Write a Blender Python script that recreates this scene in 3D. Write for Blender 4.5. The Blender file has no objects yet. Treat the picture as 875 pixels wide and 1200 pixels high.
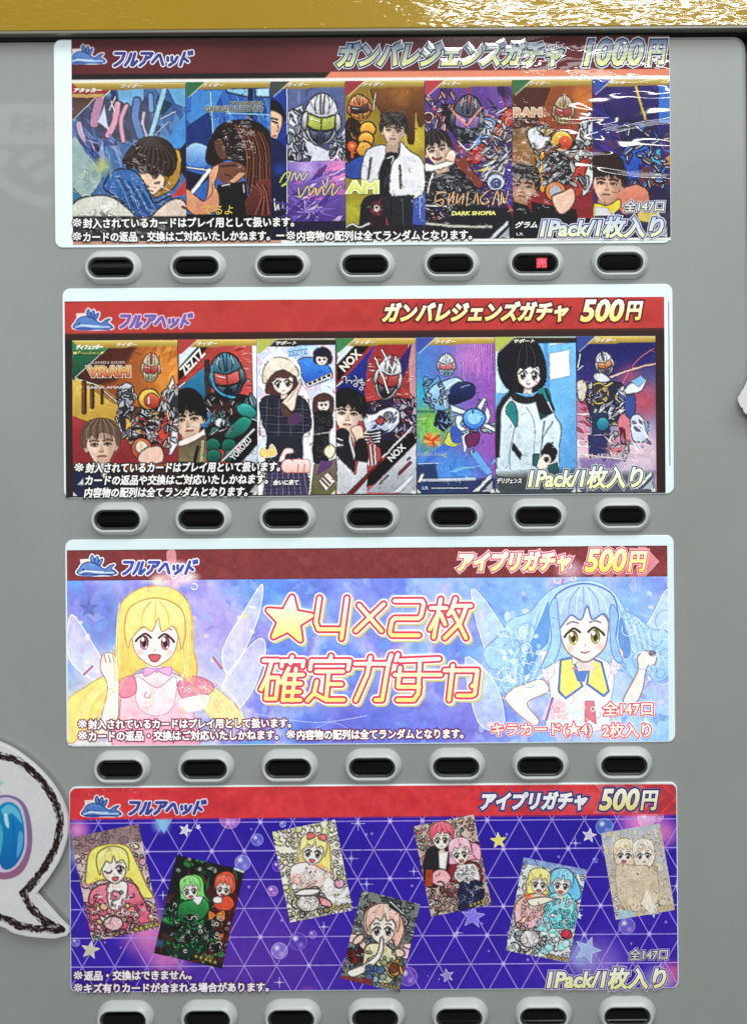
import bpy, math, random
import numpy as np
from math import sin, cos, radians, pi

# ------------------------------------------------------------------ camera, world, light, exposure
SC = bpy.context.scene
COL = SC.collection
PX = 0.0007                      # metres of machine front per reference unit
TH = radians(0.45)               # the camera was held very slightly rolled
CX, CY = 437.5, 600.0


def S(p):
    """reference units -> level units on the machine front (numpy, ...x2)"""
    p = np.asarray(p, float)
    d = p - (CX, CY)
    return np.stack([CX + d[..., 0] * cos(TH) - d[..., 1] * sin(TH), CY + d[..., 0] * sin(TH) + d[..., 1] * cos(TH)], -1)


def W(s, dep=0.0):
    """level units -> world, dep = units in front of the machine face"""
    s = np.asarray(s, float)
    return np.stack([(s[..., 0] - CX) * PX, np.zeros(s.shape[:-1]) - np.asarray(dep) * PX, (CY - s[..., 1]) * PX], -1)


DIST = 1.0
FOOT = (650.0, 330.0)            # where the lens axis meets the front; the frame is a crop
cam = bpy.data.cameras.new("camera")
cam.sensor_fit = 'AUTO'
cam.sensor_width = 36.0
cam.lens = 36.0 * DIST / (1200 * PX)
cam.shift_x = -(FOOT[0] - 437.5) / 1200
cam.shift_y = -(600 - FOOT[1]) / 1200
cam.clip_start = 0.01
cam.clip_end = 200
camo = bpy.data.objects.new("camera", cam)
COL.objects.link(camo)
f = W(S(FOOT))
camo.location = (f[0], -DIST, f[2])
from mathutils import Matrix, Vector
camo.rotation_euler = Matrix(((cos(TH), sin(TH), 0), (0, 0, -1), (-sin(TH), cos(TH), 0))).to_euler()
SC.camera = camo
SC.view_settings.view_transform = 'Standard'
SC.view_settings.look = 'None'
SC.view_settings.exposure = 0.0
SC.view_settings.gamma = 1.0
SC.view_settings.use_curve_mapping = False

world = bpy.data.worlds.new("World")
SC.world = world
world.use_nodes = True
world.node_tree.nodes["Background"].inputs[0].default_value = (0.86, 0.93, 0.93, 1)
world.node_tree.nodes["Background"].inputs[1].default_value = 0.25


def area(name, loc, target, sx, sy, watts, col=(1, 1, 1)):
    l = bpy.data.lights.new(name, 'AREA')
    l.shape = 'RECTANGLE'
    l.size, l.size_y, l.energy, l.color = sx, sy, watts, col
    o = bpy.data.objects.new(name, l)
    COL.objects.link(o)
    o.location = loc
    o.rotation_euler = (Vector(target) - Vector(loc)).to_track_quat('-Z', 'Y').to_euler()
    return o


area("ceiling_tube", (0.38, -2.2, 0.955), (0.1, 0, 0.2), 1.1, 0.12, 20, (1.0, 0.98, 0.93))
area("aisle_tube", (-2.1, -3.2, 0.55), (-0.1, 0, 0.25), 0.55, 0.16, 16, (1.0, 0.98, 0.93))
area("ceiling_panel", (0.55, -1.15, 1.55), (0.05, 0, 0.0), 2.4, 0.8, 36, (0.97, 1.0, 1.0))

# ------------------------------------------------------------------ materials
def new_mat(name):
    m = bpy.data.materials.new(name)
    m.use_nodes = True
    nt = m.node_tree
    return m, nt, nt.nodes["Principled BSDF"]


def lin(c):
    c = np.asarray(c, float) / 255.0
    return np.where(c <= 0.04045, c / 12.92, ((np.maximum(c, 0) + 0.055) / 1.055) ** 2.4)


def lin4(c):
    return tuple(float(v) for v in lin(c)) + (1.0,)


def N(nt, t, **kw):
    n = nt.nodes.new(t)
    for k, v in kw.items():
        if isinstance(v, (int, float, str, bool)) and hasattr(n, k):
            setattr(n, k, v)
        else:
            n.inputs[k.replace('_', ' ')].default_value = v
    return n


def math_n(nt, op, a, b=None, clamp=False):
    n = nt.nodes.new('ShaderNodeMath')
    n.operation = op
    n.use_clamp = clamp
    for i, v in enumerate((a, b)):
        if v is None:
            continue
        if isinstance(v, (int, float)):
            n.inputs[i].default_value = v
        else:
            nt.links.new(v, n.inputs[i])
    return n.outputs[0]


def noise_n(nt, scale3, detail=2.0, rough=0.5, dist=0.0, offs=(0, 0, 0)):
    g = nt.nodes.new('ShaderNodeNewGeometry')
    mp = nt.nodes.new('ShaderNodeMapping')
    mp.inputs['Scale'].default_value = scale3
    mp.inputs['Location'].default_value = offs
    nt.links.new(g.outputs['Position'], mp.inputs['Vector'])
    n = nt.nodes.new('ShaderNodeTexNoise')
    n.inputs['Scale'].default_value = 1.0
    n.inputs['Detail'].default_value = detail
    n.inputs['Roughness'].default_value = rough
    n.inputs['Distortion'].default_value = dist
    nt.links.new(mp.outputs[0], n.inputs['Vector'])
    return n.outputs['Fac']


def blob_n(nt, px, py, rx, ry, rag=3.2):
    """1 inside an ellipse round a spot of the film, fading to 0 at its rim"""
    p = W(S((px, py)))
    g = nt.nodes.new('ShaderNodeNewGeometry')
    sep = nt.nodes.new('ShaderNodeSeparateXYZ')
    nt.links.new(g.outputs['Position'], sep.inputs[0])
    a = math_n(nt, 'DIVIDE', math_n(nt, 'SUBTRACT', sep.outputs['X'], float(p[0])), rx * PX)
    b = math_n(nt, 'DIVIDE', math_n(nt, 'SUBTRACT', sep.outputs['Z'], float(p[2])), ry * PX)
    r = math_n(nt, 'ADD', math_n(nt, 'MULTIPLY', a, a), math_n(nt, 'MULTIPLY', b, b))
    ragged = noise_n(nt, (70, 70, 110), 2.0, 0.6)
    r = math_n(nt, 'ADD', r, math_n(nt, 'MULTIPLY', math_n(nt, 'SUBTRACT', ragged, 0.46), rag))
    return math_n(nt, 'SUBTRACT', 1.0, r, clamp=True)


def ink_material(name, kind):
    """printed paper under a glossy film: colour from the print, gloss and ripples from the film"""
    m, nt, b = new_mat(name)
    a = nt.nodes.new('ShaderNodeAttribute')
    a.attribute_name = 'Col'
    nt.links.new(a.outputs['Color'], b.inputs['Base Color'])
    b.inputs['Roughness'].default_value = 0.5
    b.inputs['Specular IOR Level'].default_value = 0.15
    b.inputs['Coat Weight'].default_value = 1.0
    b.inputs['Coat Roughness'].default_value = 0.07
    b.inputs['Coat IOR'].default_value = 1.5
    bm = nt.nodes.new('ShaderNodeBump')
    if kind == 'wrinkled':
        streak = noise_n(nt, (14, 14, 52), 1.2, 0.5, 0.7)
        cell = noise_n(nt, (80, 80, 125), 1.5, 0.55, 0.9)
        k1 = math_n(nt, 'MULTIPLY', math_n(nt, 'ADD', blob_n(nt, 745, 145, 120, 130, 0.0), blob_n(nt, 690, 76, 110, 36, 0.3)), streak)
        k2 = math_n(nt, 'ADD', blob_n(nt, 600, 185, 75, 62), math_n(nt, 'ADD', blob_n(nt, 148, 232, 55, 60), math_n(nt, 'ADD', blob_n(nt, 275, 165, 26, 32), blob_n(nt, 520, 225, 45, 35))))
        h = math_n(nt, 'ADD', math_n(nt, 'MULTIPLY', k1, 1.3), math_n(nt, 'MULTIPLY', math_n(nt, 'MULTIPLY', k2, cell), 0.8))
        nt.links.new(h, bm.inputs['Height'])
        bm.inputs['Distance'].default_value = 0.0062
    else:
        nt.links.new(noise_n(nt, (30, 30, 45), 1.5, 0.5), bm.inputs['Height'])
        bm.inputs['Distance'].default_value = 0.0003
    bm.inputs['Strength'].default_value = 1.0
    nt.links.new(bm.outputs[0], b.inputs['Coat Normal'])
    return m


def plain(name, col, rough=0.5, speck=0.0, spec=0.5, coat=0.0, cell=900, metal=0.0):
    m, nt, b = new_mat(name)
    c = lin4(col)
    if speck:
        r = nt.nodes.new('ShaderNodeValToRGB')
        r.color_ramp.elements[0].position = 0.25
        r.color_ramp.elements[1].position = 0.75
        r.color_ramp.elements[0].color = tuple(v * (1 - speck) for v in c[:3]) + (1,)
        r.color_ramp.elements[1].color = tuple(min(1, v * (1 + speck)) for v in c[:3]) + (1,)
        fine = noise_n(nt, (cell,) * 3, 3, 0.7)
        broad = noise_n(nt, (9, 9, 6), 3, 0.6)
        nt.links.new(math_n(nt, 'ADD', math_n(nt, 'MULTIPLY', fine, 0.55), math_n(nt, 'MULTIPLY', broad, 0.45)), r.inputs[0])
        nt.links.new(r.outputs[0], b.inputs['Base Color'])
    else:
        b.inputs['Base Color'].default_value = c
    b.inputs['Roughness'].default_value = rough
    b.inputs['Specular IOR Level'].default_value = spec
    b.inputs['Coat Weight'].default_value = coat
    b.inputs['Metallic'].default_value = metal
    return m


M_WRINK = ink_material("laminated_print_rippled", 'wrinkled')
M_INK = ink_material("laminated_print", 'calm')
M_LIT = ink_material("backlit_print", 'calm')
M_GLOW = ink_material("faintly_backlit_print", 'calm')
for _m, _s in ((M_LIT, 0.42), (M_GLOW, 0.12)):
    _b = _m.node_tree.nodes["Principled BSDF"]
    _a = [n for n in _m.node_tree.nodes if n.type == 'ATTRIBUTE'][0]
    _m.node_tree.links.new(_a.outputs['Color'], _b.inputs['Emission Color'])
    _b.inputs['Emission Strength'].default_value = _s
M_CARD = ink_material("card_board_print", 'calm')
M_CARD.node_tree.nodes["Principled BSDF"].inputs['Coat Weight'].default_value = 0.15
M_PANEL = plain("grey_painted_steel", (148, 151, 149), 0.42, 0.15, 0.4, 0.0, 700)
_b = M_PANEL.node_tree.nodes["Principled BSDF"]
_b.inputs['Coat Weight'].default_value = 1.0
_b.inputs['Coat Roughness'].default_value = 0.03
_b.inputs['Coat IOR'].default_value = 1.5
M_BODY = plain("dark_machine_side", (40, 42, 44), 0.5, 0.1)
M_GAP = plain("black_gap_shade", (14, 13, 15), 0.6)  # near-black colour stands in for the shade under the overhanging trim
M_LIP = plain("grey_trim_lip", (122, 122, 112), 0.35)
M_BEZEL = plain("grey_moulded_plastic", (192, 196, 193), 0.33, 0.05, 0.5)
M_RING = plain("dark_button_ring", (44, 50, 46), 0.3, 0.0, 0.5)
M_WIN = plain("smoked_button_window", (5, 2, 3), 0.09, 0.0, 0.35, 0.0)
M_POCKET = plain("milky_acrylic", (218, 235, 239), 0.25, 0.025, 0.4, 0.5, 60)
for _m, _s in ((M_POCKET, 0.16),):
    _b = _m.node_tree.nodes["Principled BSDF"]
    _b.inputs['Emission Color'].default_value = (0.86, 0.97, 1.0, 1)
    _b.inputs['Emission Strength'].default_value = _s
M_WHITE = plain("white_card_edge", (212, 213, 214), 0.6, 0.03)

m, nt, b = new_mat("gold_trim_sheet")
M_GOLD = m
r = nt.nodes.new('ShaderNodeValToRGB')
r.color_ramp.elements[0].color = lin4((146, 114, 0))
r.color_ramp.elements[1].color = lin4((166, 132, 4))
nt.links.new(noise_n(nt, (500, 500, 700), 3, 0.7), r.inputs[0])
nt.links.new(r.outputs[0], b.inputs['Base Color'])
b.inputs['Roughness'].default_value = 0.42
b.inputs['Coat Weight'].default_value = 1.0
b.inputs['Coat Roughness'].default_value = 0.06
b.inputs['Coat IOR'].default_value = 1.55
b.inputs['Specular IOR Level'].default_value = 0.2
bm = nt.nodes.new('ShaderNodeBump')
bm.inputs['Distance'].default_value = 0.0004
nt.links.new(noise_n(nt, (70, 70, 230), 1.2, 0.55, 0.7), bm.inputs['Height'])
nt.links.new(bm.outputs[0], b.inputs['Coat Normal'])

m, nt, b = new_mat("red_led")
M_LED = m
b.inputs['Base Color'].default_value = (0.3, 0.0, 0.01, 1)
b.inputs['Emission Color'].default_value = (1.0, 0.06, 0.10, 1)
b.inputs['Emission Strength'].default_value = 2.4
m, nt, b = new_mat("red_led_bleed")
M_LED2 = m
b.inputs['Base Color'].default_value = (0.2, 0.0, 0.01, 1)
b.inputs['Emission Color'].default_value = (1.0, 0.02, 0.05, 1)
b.inputs['Emission Strength'].default_value = 0.2

# ------------------------------------------------------------------ object helpers
def thing(name, label, cat, loc, group=None):
    o = bpy.data.objects.new(name, None)
    COL.objects.link(o)
    o.empty_display_size = 0.02
    o.location = loc
    o["label"] = label
    o["category"] = cat
    if group:
        o["group"] = group
    return o


def wloc(o):
    v = Vector((0, 0, 0))
    while o:
        v += Vector(o.location)
        o = o.parent
    return np.array(v)


def mesh(name, V, F, mats, parent, cols=None, mi=None, smooth=False):
    """V in world coordinates; the object sits at its parent's origin"""
    V = np.asarray(V, float) - wloc(parent)
    me = bpy.data.meshes.new(name)
    F = F.tolist() if isinstance(F, np.ndarray) and len(F) < 2000 else F
    if isinstance(F, np.ndarray):
        k = F.shape[1]
        me.vertices.add(len(V))
        me.vertices.foreach_set('co', V.astype(np.float32).ravel())
        me.loops.add(F.size)
        me.loops.foreach_set('vertex_index', F.astype(np.int32).ravel())
        me.polygons.add(len(F))
        me.polygons.foreach_set('loop_start', np.arange(0, F.size, k, dtype=np.int32))
        me.update(calc_edges=True)
    else:
        me.from_pydata(V.tolist(), [], F)
    for m_ in (mats if isinstance(mats, (list, tuple)) else [mats]):
        me.materials.append(m_)
    if mi is not None:
        me.polygons.foreach_set('material_index', np.asarray(mi, np.int32))
    if cols is not None:
        at = me.color_attributes.new('Col', 'FLOAT_COLOR', 'POINT')
        c4 = np.ones((len(V), 4), np.float32)
        c4[:, :3] = cols
        at.data.foreach_set('color', c4.ravel())
    if smooth:
        me.polygons.foreach_set('use_smooth', np.ones(len(me.polygons), bool))
    me.update()
    o = bpy.data.objects.new(name, me)
    COL.objects.link(o)
    o.parent = parent
    return o


def rrect(cx, cy, w, h, r, n=6):
    """rounded rectangle outline, clockwise on the page, level units"""
    out = []
    for (sx, sy, a0) in ((1, 1, 0), (-1, 1, 90), (-1, -1, 180), (1, -1, 270)):
        for i in range(n + 1):
            a = radians(a0 + 90 * i / n)
            out.append((cx + sx * (w / 2 - r) + r * cos(a), cy + sy * (h / 2 - r) + r * sin(a)))
    return np.array(out)


def loft(rings, deps, cap_front=True, cap_back=False):
    n = len(rings[0])
    V = np.concatenate([W(rg, d) for rg, d in zip(rings, deps)])
    F = []
    for k in range(len(rings) - 1):
        for i in range(n):
            j = (i + 1) % n
            F.append((k * n + i, k * n + j, (k + 1) * n + j, (k + 1) * n + i))
    if cap_front:
        F.append(tuple((len(rings) - 1) * n + i for i in range(n)))
    if cap_back:
        F.append(tuple(reversed(range(n))))
    return V, F


def inset(P, d):
    """shrink an outline by d along its normals"""
    P = np.asarray(P, float)
    t = np.roll(P, -1, 0) - np.roll(P, 1, 0)
    t /= np.maximum(np.linalg.norm(t, axis=1, keepdims=True), 1e-9)
    nrm = np.stack([-t[:, 1], t[:, 0]], 1)
    c = P.mean(0)
    if ((P + nrm - c) ** 2).sum() > ((P - c) ** 2).sum():
        nrm = -nrm
    return P + nrm * d


def catmull(P, closed=True, n=5):
    P = np.asarray(P, float)
    m_ = len(P)
    out = []
    for i in range(m_ if closed else m_ - 1):
        if closed:
            a, b_, c, d = P[(i - 1) % m_], P[i], P[(i + 1) % m_], P[(i + 2) % m_]
        else:
            a, b_, c, d = P[max(i - 1, 0)], P[i], P[i + 1], P[min(i + 2, m_ - 1)]
        for k in range(n):
            t = k / n
            out.append(0.5 * (2 * b_ + (c - a) * t + (2 * a - 5 * b_ + 4 * c - d) * t * t + (3 * b_ - a - 3 * c + d) * t ** 3))
    if not closed:
        out.append(P[-1])
    return np.array(out)


# ------------------------------------------------------------------ the print painter
def fbm(h, w, cell, rng, octs=4, pers=0.5):
    out = np.zeros((h, w))
    amp, tot = 1.0, 0.0
    for _ in range(octs):
        gh, gw = int(h / cell) + 3, int(w / cell) + 3
        g = rng.random((gh, gw))
        y, x = np.arange(h) / cell, np.arange(w) / cell
        yi, xi = y.astype(int), x.astype(int)
        fy, fx = (y - yi), (x - xi)
        fy, fx = fy * fy * (3 - 2 * fy), fx * fx * (3 - 2 * fx)
        a = g[yi][:, xi] * (1 - fx) + g[yi][:, xi + 1] * fx
        b_ = g[yi + 1][:, xi] * (1 - fx) + g[yi + 1][:, xi + 1] * fx
        out += amp * (a * (1 - fy[:, None]) + b_ * fy[:, None])
        tot += amp
        amp *= pers
        cell = max(cell / 2, 1.01)
    return out / tot


class Print:
    """a flat printed sheet: colours laid down on a fine grid of points, in order, like ink"""

    def __init__(s, cx, cy, w, h, phi=0.0, k=1.5, base=(128, 128, 128), seed=1):
        s.c = S((cx, cy))
        s.w, s.h, s.phi, s.k = w, h, radians(phi), k
        s.nx, s.ny = int(round(w * k)) + 1, int(round(h * k)) + 1
        s.a = np.zeros((s.ny, s.nx, 3)) + base
        s.rng = np.random.default_rng(seed)
        s.o, s.z = (0.0, 0.0), 1.0

    def src(s, ox, oy, z):
        s.o, s.z = (ox, oy), z
        return s

    def T(s, p):
        p = np.asarray(p, float).reshape(-1, 2)
        q = S(p / s.z + s.o) - s.c
        c_, s_ = cos(s.phi), sin(s.phi)
        return np.stack([(q[:, 0] * c_ + q[:, 1] * s_ + s.w / 2) * s.k, (-q[:, 0] * s_ + q[:, 1] * c_ + s.h / 2) * s.k], -1)

    def box(s, P, pad):
        x0, y0 = np.floor(P.min(0) - pad).astype(int)
        x1, y1 = np.ceil(P.max(0) + pad).astype(int) + 1
        x0, y0, x1, y1 = max(x0, 0), max(y0, 0), min(x1, s.nx), min(y1, s.ny)
        if x1 <= x0 or y1 <= y0:
            return None
        yy, xx = np.mgrid[y0:y1, x0:x1].astype(float)
        return slice(y0, y1), slice(x0, x1), xx, yy

    def lay(s, sy, sx, al, col, a, P=None, xx=None, yy=None, ang=90):
        if isinstance(col[0], (tuple, list)):
            d = (cos(radians(ang)), sin(radians(ang)))
            t = xx * d[0] + yy * d[1]
            q = P[:, 0] * d[0] + P[:, 1] * d[1]
            t = np.clip((t - q.min()) / max(np.ptp(q), 1e-6), 0, 1)[..., None]
            col = np.array(col[0]) * (1 - t) + np.array(col[1]) * t
        al = (al * a)[..., None]
        s.a[sy, sx] = s.a[sy, sx] * (1 - al) + np.asarray(col, float) * al

    def po(s, pts, col, a=1.0, soft=0.0, smooth=False, ang=90, line=None, lw=1.0):
        P = s.T(pts)
        if smooth:
            P = catmull(P, True, 5)
        soft_ = max(soft / s.z * s.k, 1.0)
        bx = s.box(P, soft_ + 1)
        if bx is not None:
            sy, sx, xx, yy = bx
            d2 = np.full(xx.shape, 1e12)
            ins = np.zeros(xx.shape, bool)
            Q = np.roll(P, -1, 0)
            for (ax, ay), (bx_, by_) in zip(P, Q):
                ex, ey = bx_ - ax, by_ - ay
                L = ex * ex + ey * ey
                if L < 1e-12:
                    continue
                t = np.clip(((xx - ax) * ex + (yy - ay) * ey) / L, 0, 1)
                np.minimum(d2, (xx - ax - t * ex) ** 2 + (yy - ay - t * ey) ** 2, out=d2)
                if ay != by_:
                    cr = (ay > yy) != (by_ > yy)
                    ins ^= cr & (xx < ex * (yy - ay) / ey + ax)
            sd = np.sqrt(d2) * np.where(ins, -1, 1)
            s.lay(sy, sx, np.clip(0.5 - sd / soft_, 0, 1), col, a, P, xx, yy, ang)
        if line is not None:
            s._ln(np.vstack([P, P[:1]]), line, lw / s.z * s.k, a, 0)
        return s

    def sm(s, pts, col, a=1.0, **kw):
        return s.po(pts, col, a, smooth=True, **kw)

    def _ln(s, P, col, wd, a, soft):
        bx = s.box(P, wd / 2 + soft + 1)
        if bx is None:
            return
        sy, sx, xx, yy = bx
        d2 = np.full(xx.shape, 1e12)
        for (ax, ay), (bx_, by_) in zip(P[:-1], P[1:]):
            ex, ey = bx_ - ax, by_ - ay
            L = max(ex * ex + ey * ey, 1e-12)
            t = np.clip(((xx - ax) * ex + (yy - ay) * ey) / L, 0, 1)
            np.minimum(d2, (xx - ax - t * ex) ** 2 + (yy - ay - t * ey) ** 2, out=d2)
        al = np.clip((wd / 2 - np.sqrt(d2)) / max(soft, 1.0) + 0.5, 0, 1)
        if wd < 1:
            al *= wd
        s.lay(sy, sx, al, col, a, P, xx, yy)

    def ln(s, pts, col, w=4, a=1.0, smooth=True, soft=0.0):
        P = s.T(pts)
        if smooth and len(P) > 2:
            P = catmull(P, False, 5)
        s._ln(P, col, w / s.z * s.k, a, soft / s.z * s.k)
        return s

    def el(s, x, y, rx, ry, col, a=1.0, rot=0, soft=0.0, line=None, lw=3, ang=90):
        t = np.linspace(0, 2 * pi, 25)[:-1]
        r_ = radians(rot)
        px, py = rx * np.cos(t), ry * np.sin(t)
        return s.po(np.stack([x + px * cos(r_) - py * sin(r_), y + px * sin(r_) + py * cos(r_)], 1), col, a, soft=soft, line=line, lw=lw, ang=ang)

    def glow(s, x, y, r, col, a=0.8, ry=None):
        P = s.T([(x - r, y - (ry or r)), (x + r, y + (ry or r))])
        c = (P[0] + P[1]) / 2
        R = np.abs(P[1] - P[0]) / 2
        bx = s.box(P, 1)
        if bx is None:
            return s
        sy, sx, xx, yy = bx
        d = ((xx - c[0]) / R[0]) ** 2 + ((yy - c[1]) / R[1]) ** 2
        s.lay(sy, sx, np.clip(1 - d, 0, 1) ** 2, col, a)
        return s

    def star(s, x, y, r, col, a=1.0, rot=-90, inner=0.42, n=5, line=None, lw=2):
        pts = []
        for i in range(2 * n):
            q = radians(rot + 180 * i / n)
            R = r if i % 2 == 0 else r * inner
            pts.append((x + R * cos(q), y + R * sin(q)))
        return s.po(pts, col, a, line=line, lw=lw)

    def spark(s, x, y, r, col=(240, 240, 255), a=0.9):
        s.glow(x, y, r * 0.6, col, a * 0.6)
        s.ln([(x - r, y), (x + r, y)], col, 0.9 * s.z, a * 0.6)
        s.ln([(x, y - r), (x, y + r)], col, 0.9 * s.z, a * 0.6)
        return s

    def mottle(s, pal, cell, a=1.0, octs=4, region=None):
        h, w = s.ny, s.nx
        f_ = fbm(h, w, cell * s.k, s.rng, octs)
        lo, hi = np.percentile(f_, 3), np.percentile(f_, 97)
        t = np.clip((f_ - lo) / (hi - lo), 0, 0.9999) * (len(pal) - 1)
        i = t.astype(int)
        q = (t - i)[..., None]
        p = np.asarray(pal, float)
        c = p[i] * (1 - q) + p[i + 1] * q
        al = np.full((h, w), a) if region is None else a * region
        s.a = s.a * (1 - al[..., None]) + c * al[..., None]
        return s

    def grad(s, c0, c1, ang=90):
        yy, xx = np.mgrid[0:s.ny, 0:s.nx].astype(float)
        P = np.array([(0, 0), (s.nx, 0), (s.nx, s.ny), (0, s.ny)], float)
        s.lay(slice(None), slice(None), np.ones(xx.shape), (c0, c1), 1.0, P, xx, yy, ang)
        return s

    def shards(s, x0, y0, x1, y1, pal, n, size, a=0.9, ang=None, thin=0.3, line=None):
        for _ in range(n):
            x, y = s.rng.uniform(x0, x1), s.rng.uniform(y0, y1)
            q = s.rng.uniform(0, pi) if ang is None else radians(ang) + s.rng.normal(0, 0.3)
            L, B = size * s.rng.uniform(0.4, 1.2), size * thin * s.rng.uniform(0.4, 1.3)
            dx, dy = cos(q) * L, sin(q) * L
            ex, ey = -sin(q) * B, cos(q) * B
            s.po([(x - dx, y - dy), (x + ex, y + ey), (x + dx, y + dy), (x - ex * 0.6 + dx * 0.2, y - ey * 0.6 + dy * 0.2)], pal[s.rng.integers(len(pal))], a, line=line, lw=2)
        return s

    def curls(s, x0, y0, x1, y1, pal, n, size, w=3, a=0.9):
        for _ in range(n):
            x, y = s.rng.uniform(x0, x1), s.rng.uniform(y0, y1)
            q, turn = s.rng.uniform(0, 2 * pi), s.rng.choice([-1, 1]) * s.rng.uniform(0.5, 1.3)
            pts = [(x, y)]
            for i in range(5):
                x += cos(q) * size * 0.4
                y += sin(q) * size * 0.4
                q += turn
                pts.append((x, y))
            s.ln(pts, pal[s.rng.integers(len(pal))], w, a)
        return s

    def blobs(s, x0, y0, x1, y1, pal, n, size, a=0.9, line=None, lw=2):
        for _ in range(n):
            s.el(s.rng.uniform(x0, x1), s.rng.uniform(y0, y1), size * s.rng.uniform(0.5, 1.2), size * s.rng.uniform(0.4, 0.9), pal[s.rng.integers(len(pal))], a, rot=s.rng.uniform(0, 180), line=line, lw=lw)
        return s

    def detail(s, n, size=6.0, amp=0.26, hue=12, warp=0.6):
        """loose brushwork: bend the edges a little, then many short strokes in the colours already there"""
        h, w = s.ny, s.nx
        k = s.k
        dx, dy = (fbm(h, w, 9 * k, s.rng, 3) - .5) * 4 * warp * k, (fbm(h, w, 9 * k, s.rng, 3) - .5) * 4 * warp * k
        yy, xx = np.mgrid[0:h, 0:w]
        s.a = s.a[np.clip(np.rint(yy + dy), 0, h - 1).astype(int), np.clip(np.rint(xx + dx), 0, w - 1).astype(int)]
        for _ in range(n):
            x, y = s.rng.uniform(0, w - 1), s.rng.uniform(0, h - 1)
            col = s.a[int(y), int(x)] * (1 + s.rng.normal(0, amp)) + s.rng.normal(0, hue, 3)
            q, L = s.rng.uniform(0, pi), size * k * s.rng.uniform(.2, .7)
            b_ = s.rng.normal(0, .35)
            P = np.array([(x - cos(q - b_) * L, y - sin(q - b_) * L), (x, y), (x + cos(q + b_) * L, y + sin(q + b_) * L)])
            s._ln(P, tuple(np.clip(col, 8, 250)), k * s.rng.uniform(.4, 1.1), s.rng.uniform(.3, .7), 0)
        f_ = fbm(h, w, 7 * k, s.rng, 3)
        s.a = s.a * (1 + .14 * (f_ - .5))[..., None]
        return s

    def crisp(s, rad=2, amt=.9, ink=.5):
        """printed line art: darken along strong edges, then sharpen"""
        def blur(a, r):
            for ax in (0, 1):
                p = np.concatenate([np.repeat(np.take(a, [0], ax), r + 1, ax), a, np.repeat(np.take(a, [-1], ax), r, ax)], ax)
                q = np.cumsum(p, ax)
                n = a.shape[ax]
                a = (np.take(q, range(2 * r + 1, 2 * r + 1 + n), ax) - np.take(q, range(0, n), ax)) / (2 * r + 1)
            return a
        L = s.a.mean(2)
        gy, gx = np.gradient(blur(L, 1))
        e = np.clip((np.hypot(gx, gy) - 5) / 28, 0, 1)
        s.a = s.a * (1 - ink * e)[..., None]
        s.a = np.clip(s.a + amt * (s.a - blur(s.a, rad)), 2, 253)
        return s

    def greeble(s, x0, y0, x1, y1, pal, n, size, ang=45.0, spread=25):
        """hard shiny plates: dark edge, two tones and a glint"""
        for _ in range(n):
            x, y = s.rng.uniform(x0, x1), s.rng.uniform(y0, y1)
            q = radians(ang + s.rng.normal(0, spread)) * s.rng.choice([-1, 1])
            L, B = size * s.rng.uniform(.35, .95), size * s.rng.uniform(.2, .5)
            d, e = np.array((cos(q), sin(q))), np.array((-sin(q), cos(q)))
            o = np.array((x, y))
            col = pal[s.rng.integers(len(pal))]
            P = [o - d * L, o - d * L * .3 + e * B, o + d * L * .8 + e * B * .7, o + d * L, o + d * L * .2 - e * B]
            s.po(P, (lt(col, .25), dk(col, .55)), .95, line=(18, 16, 22), lw=size * .09, ang=math.degrees(q) + 90)
            s.ln([o - d * L * .5 + e * B * .4, o + d * L * .6 + e * B * .35], lt(col, .8), size * .07, .9, smooth=False)
        return s

    def tone(s, con=1.0, sat=1.0, gain=1.0):
        m_ = s.a.mean(2, keepdims=True)
        s.a = np.clip(((m_ + (s.a - m_) * sat) - 118) * con + 118, 0, 255) * gain
        return s

    def sheet(s, name, parent, mat, dep, grain=0.035, radius=0, keep=None):
        """lay the ink on paper: build the sheet"""
        g = 1 + grain * 0.75 * (fbm(s.ny, s.nx, 3.0, s.rng, 2) - 0.5) * 2 + grain * s.rng.normal(0, 0.45, (s.ny, s.nx))
        g = g + 0.05 * (fbm(s.ny, s.nx, 40, s.rng, 3) - 0.5)
        C = np.clip(s.a * g[..., None], 0, 255)
        yy, xx = np.mgrid[0:s.ny, 0:s.nx].astype(float)
        lx, ly = xx / (s.nx - 1) * s.w - s.w / 2, yy / (s.ny - 1) * s.h - s.h / 2
        X = s.c[0] + lx * cos(s.phi) - ly * sin(s.phi)
        Y = s.c[1] + lx * sin(s.phi) + ly * cos(s.phi)
        V = W(np.stack([X, Y], -1).reshape(-1, 2), dep)
        idx = np.arange(s.ny * s.nx).reshape(s.ny, s.nx)
        F = np.stack([idx[:-1, :-1], idx[1:, :-1], idx[1:, 1:], idx[:-1, 1:]], -1).reshape(-1, 4)
        if radius or keep is not None:
            mx = (lx[:-1, :-1] + lx[1:, 1:]) / 2
            my = (ly[:-1, :-1] + ly[1:, 1:]) / 2
            if keep is not None:
                ok = keep(s, mx, my)
            else:
                dx, dy = np.maximum(np.abs(mx) - (s.w / 2 - radius), 0), np.maximum(np.abs(my) - (s.h / 2 - radius), 0)
                ok = dx * dx + dy * dy <= radius * radius
            F = F[ok.ravel()]
        return mesh(name, V, F, mat, parent, cols=lin(C.reshape(-1, 3)))


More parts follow.
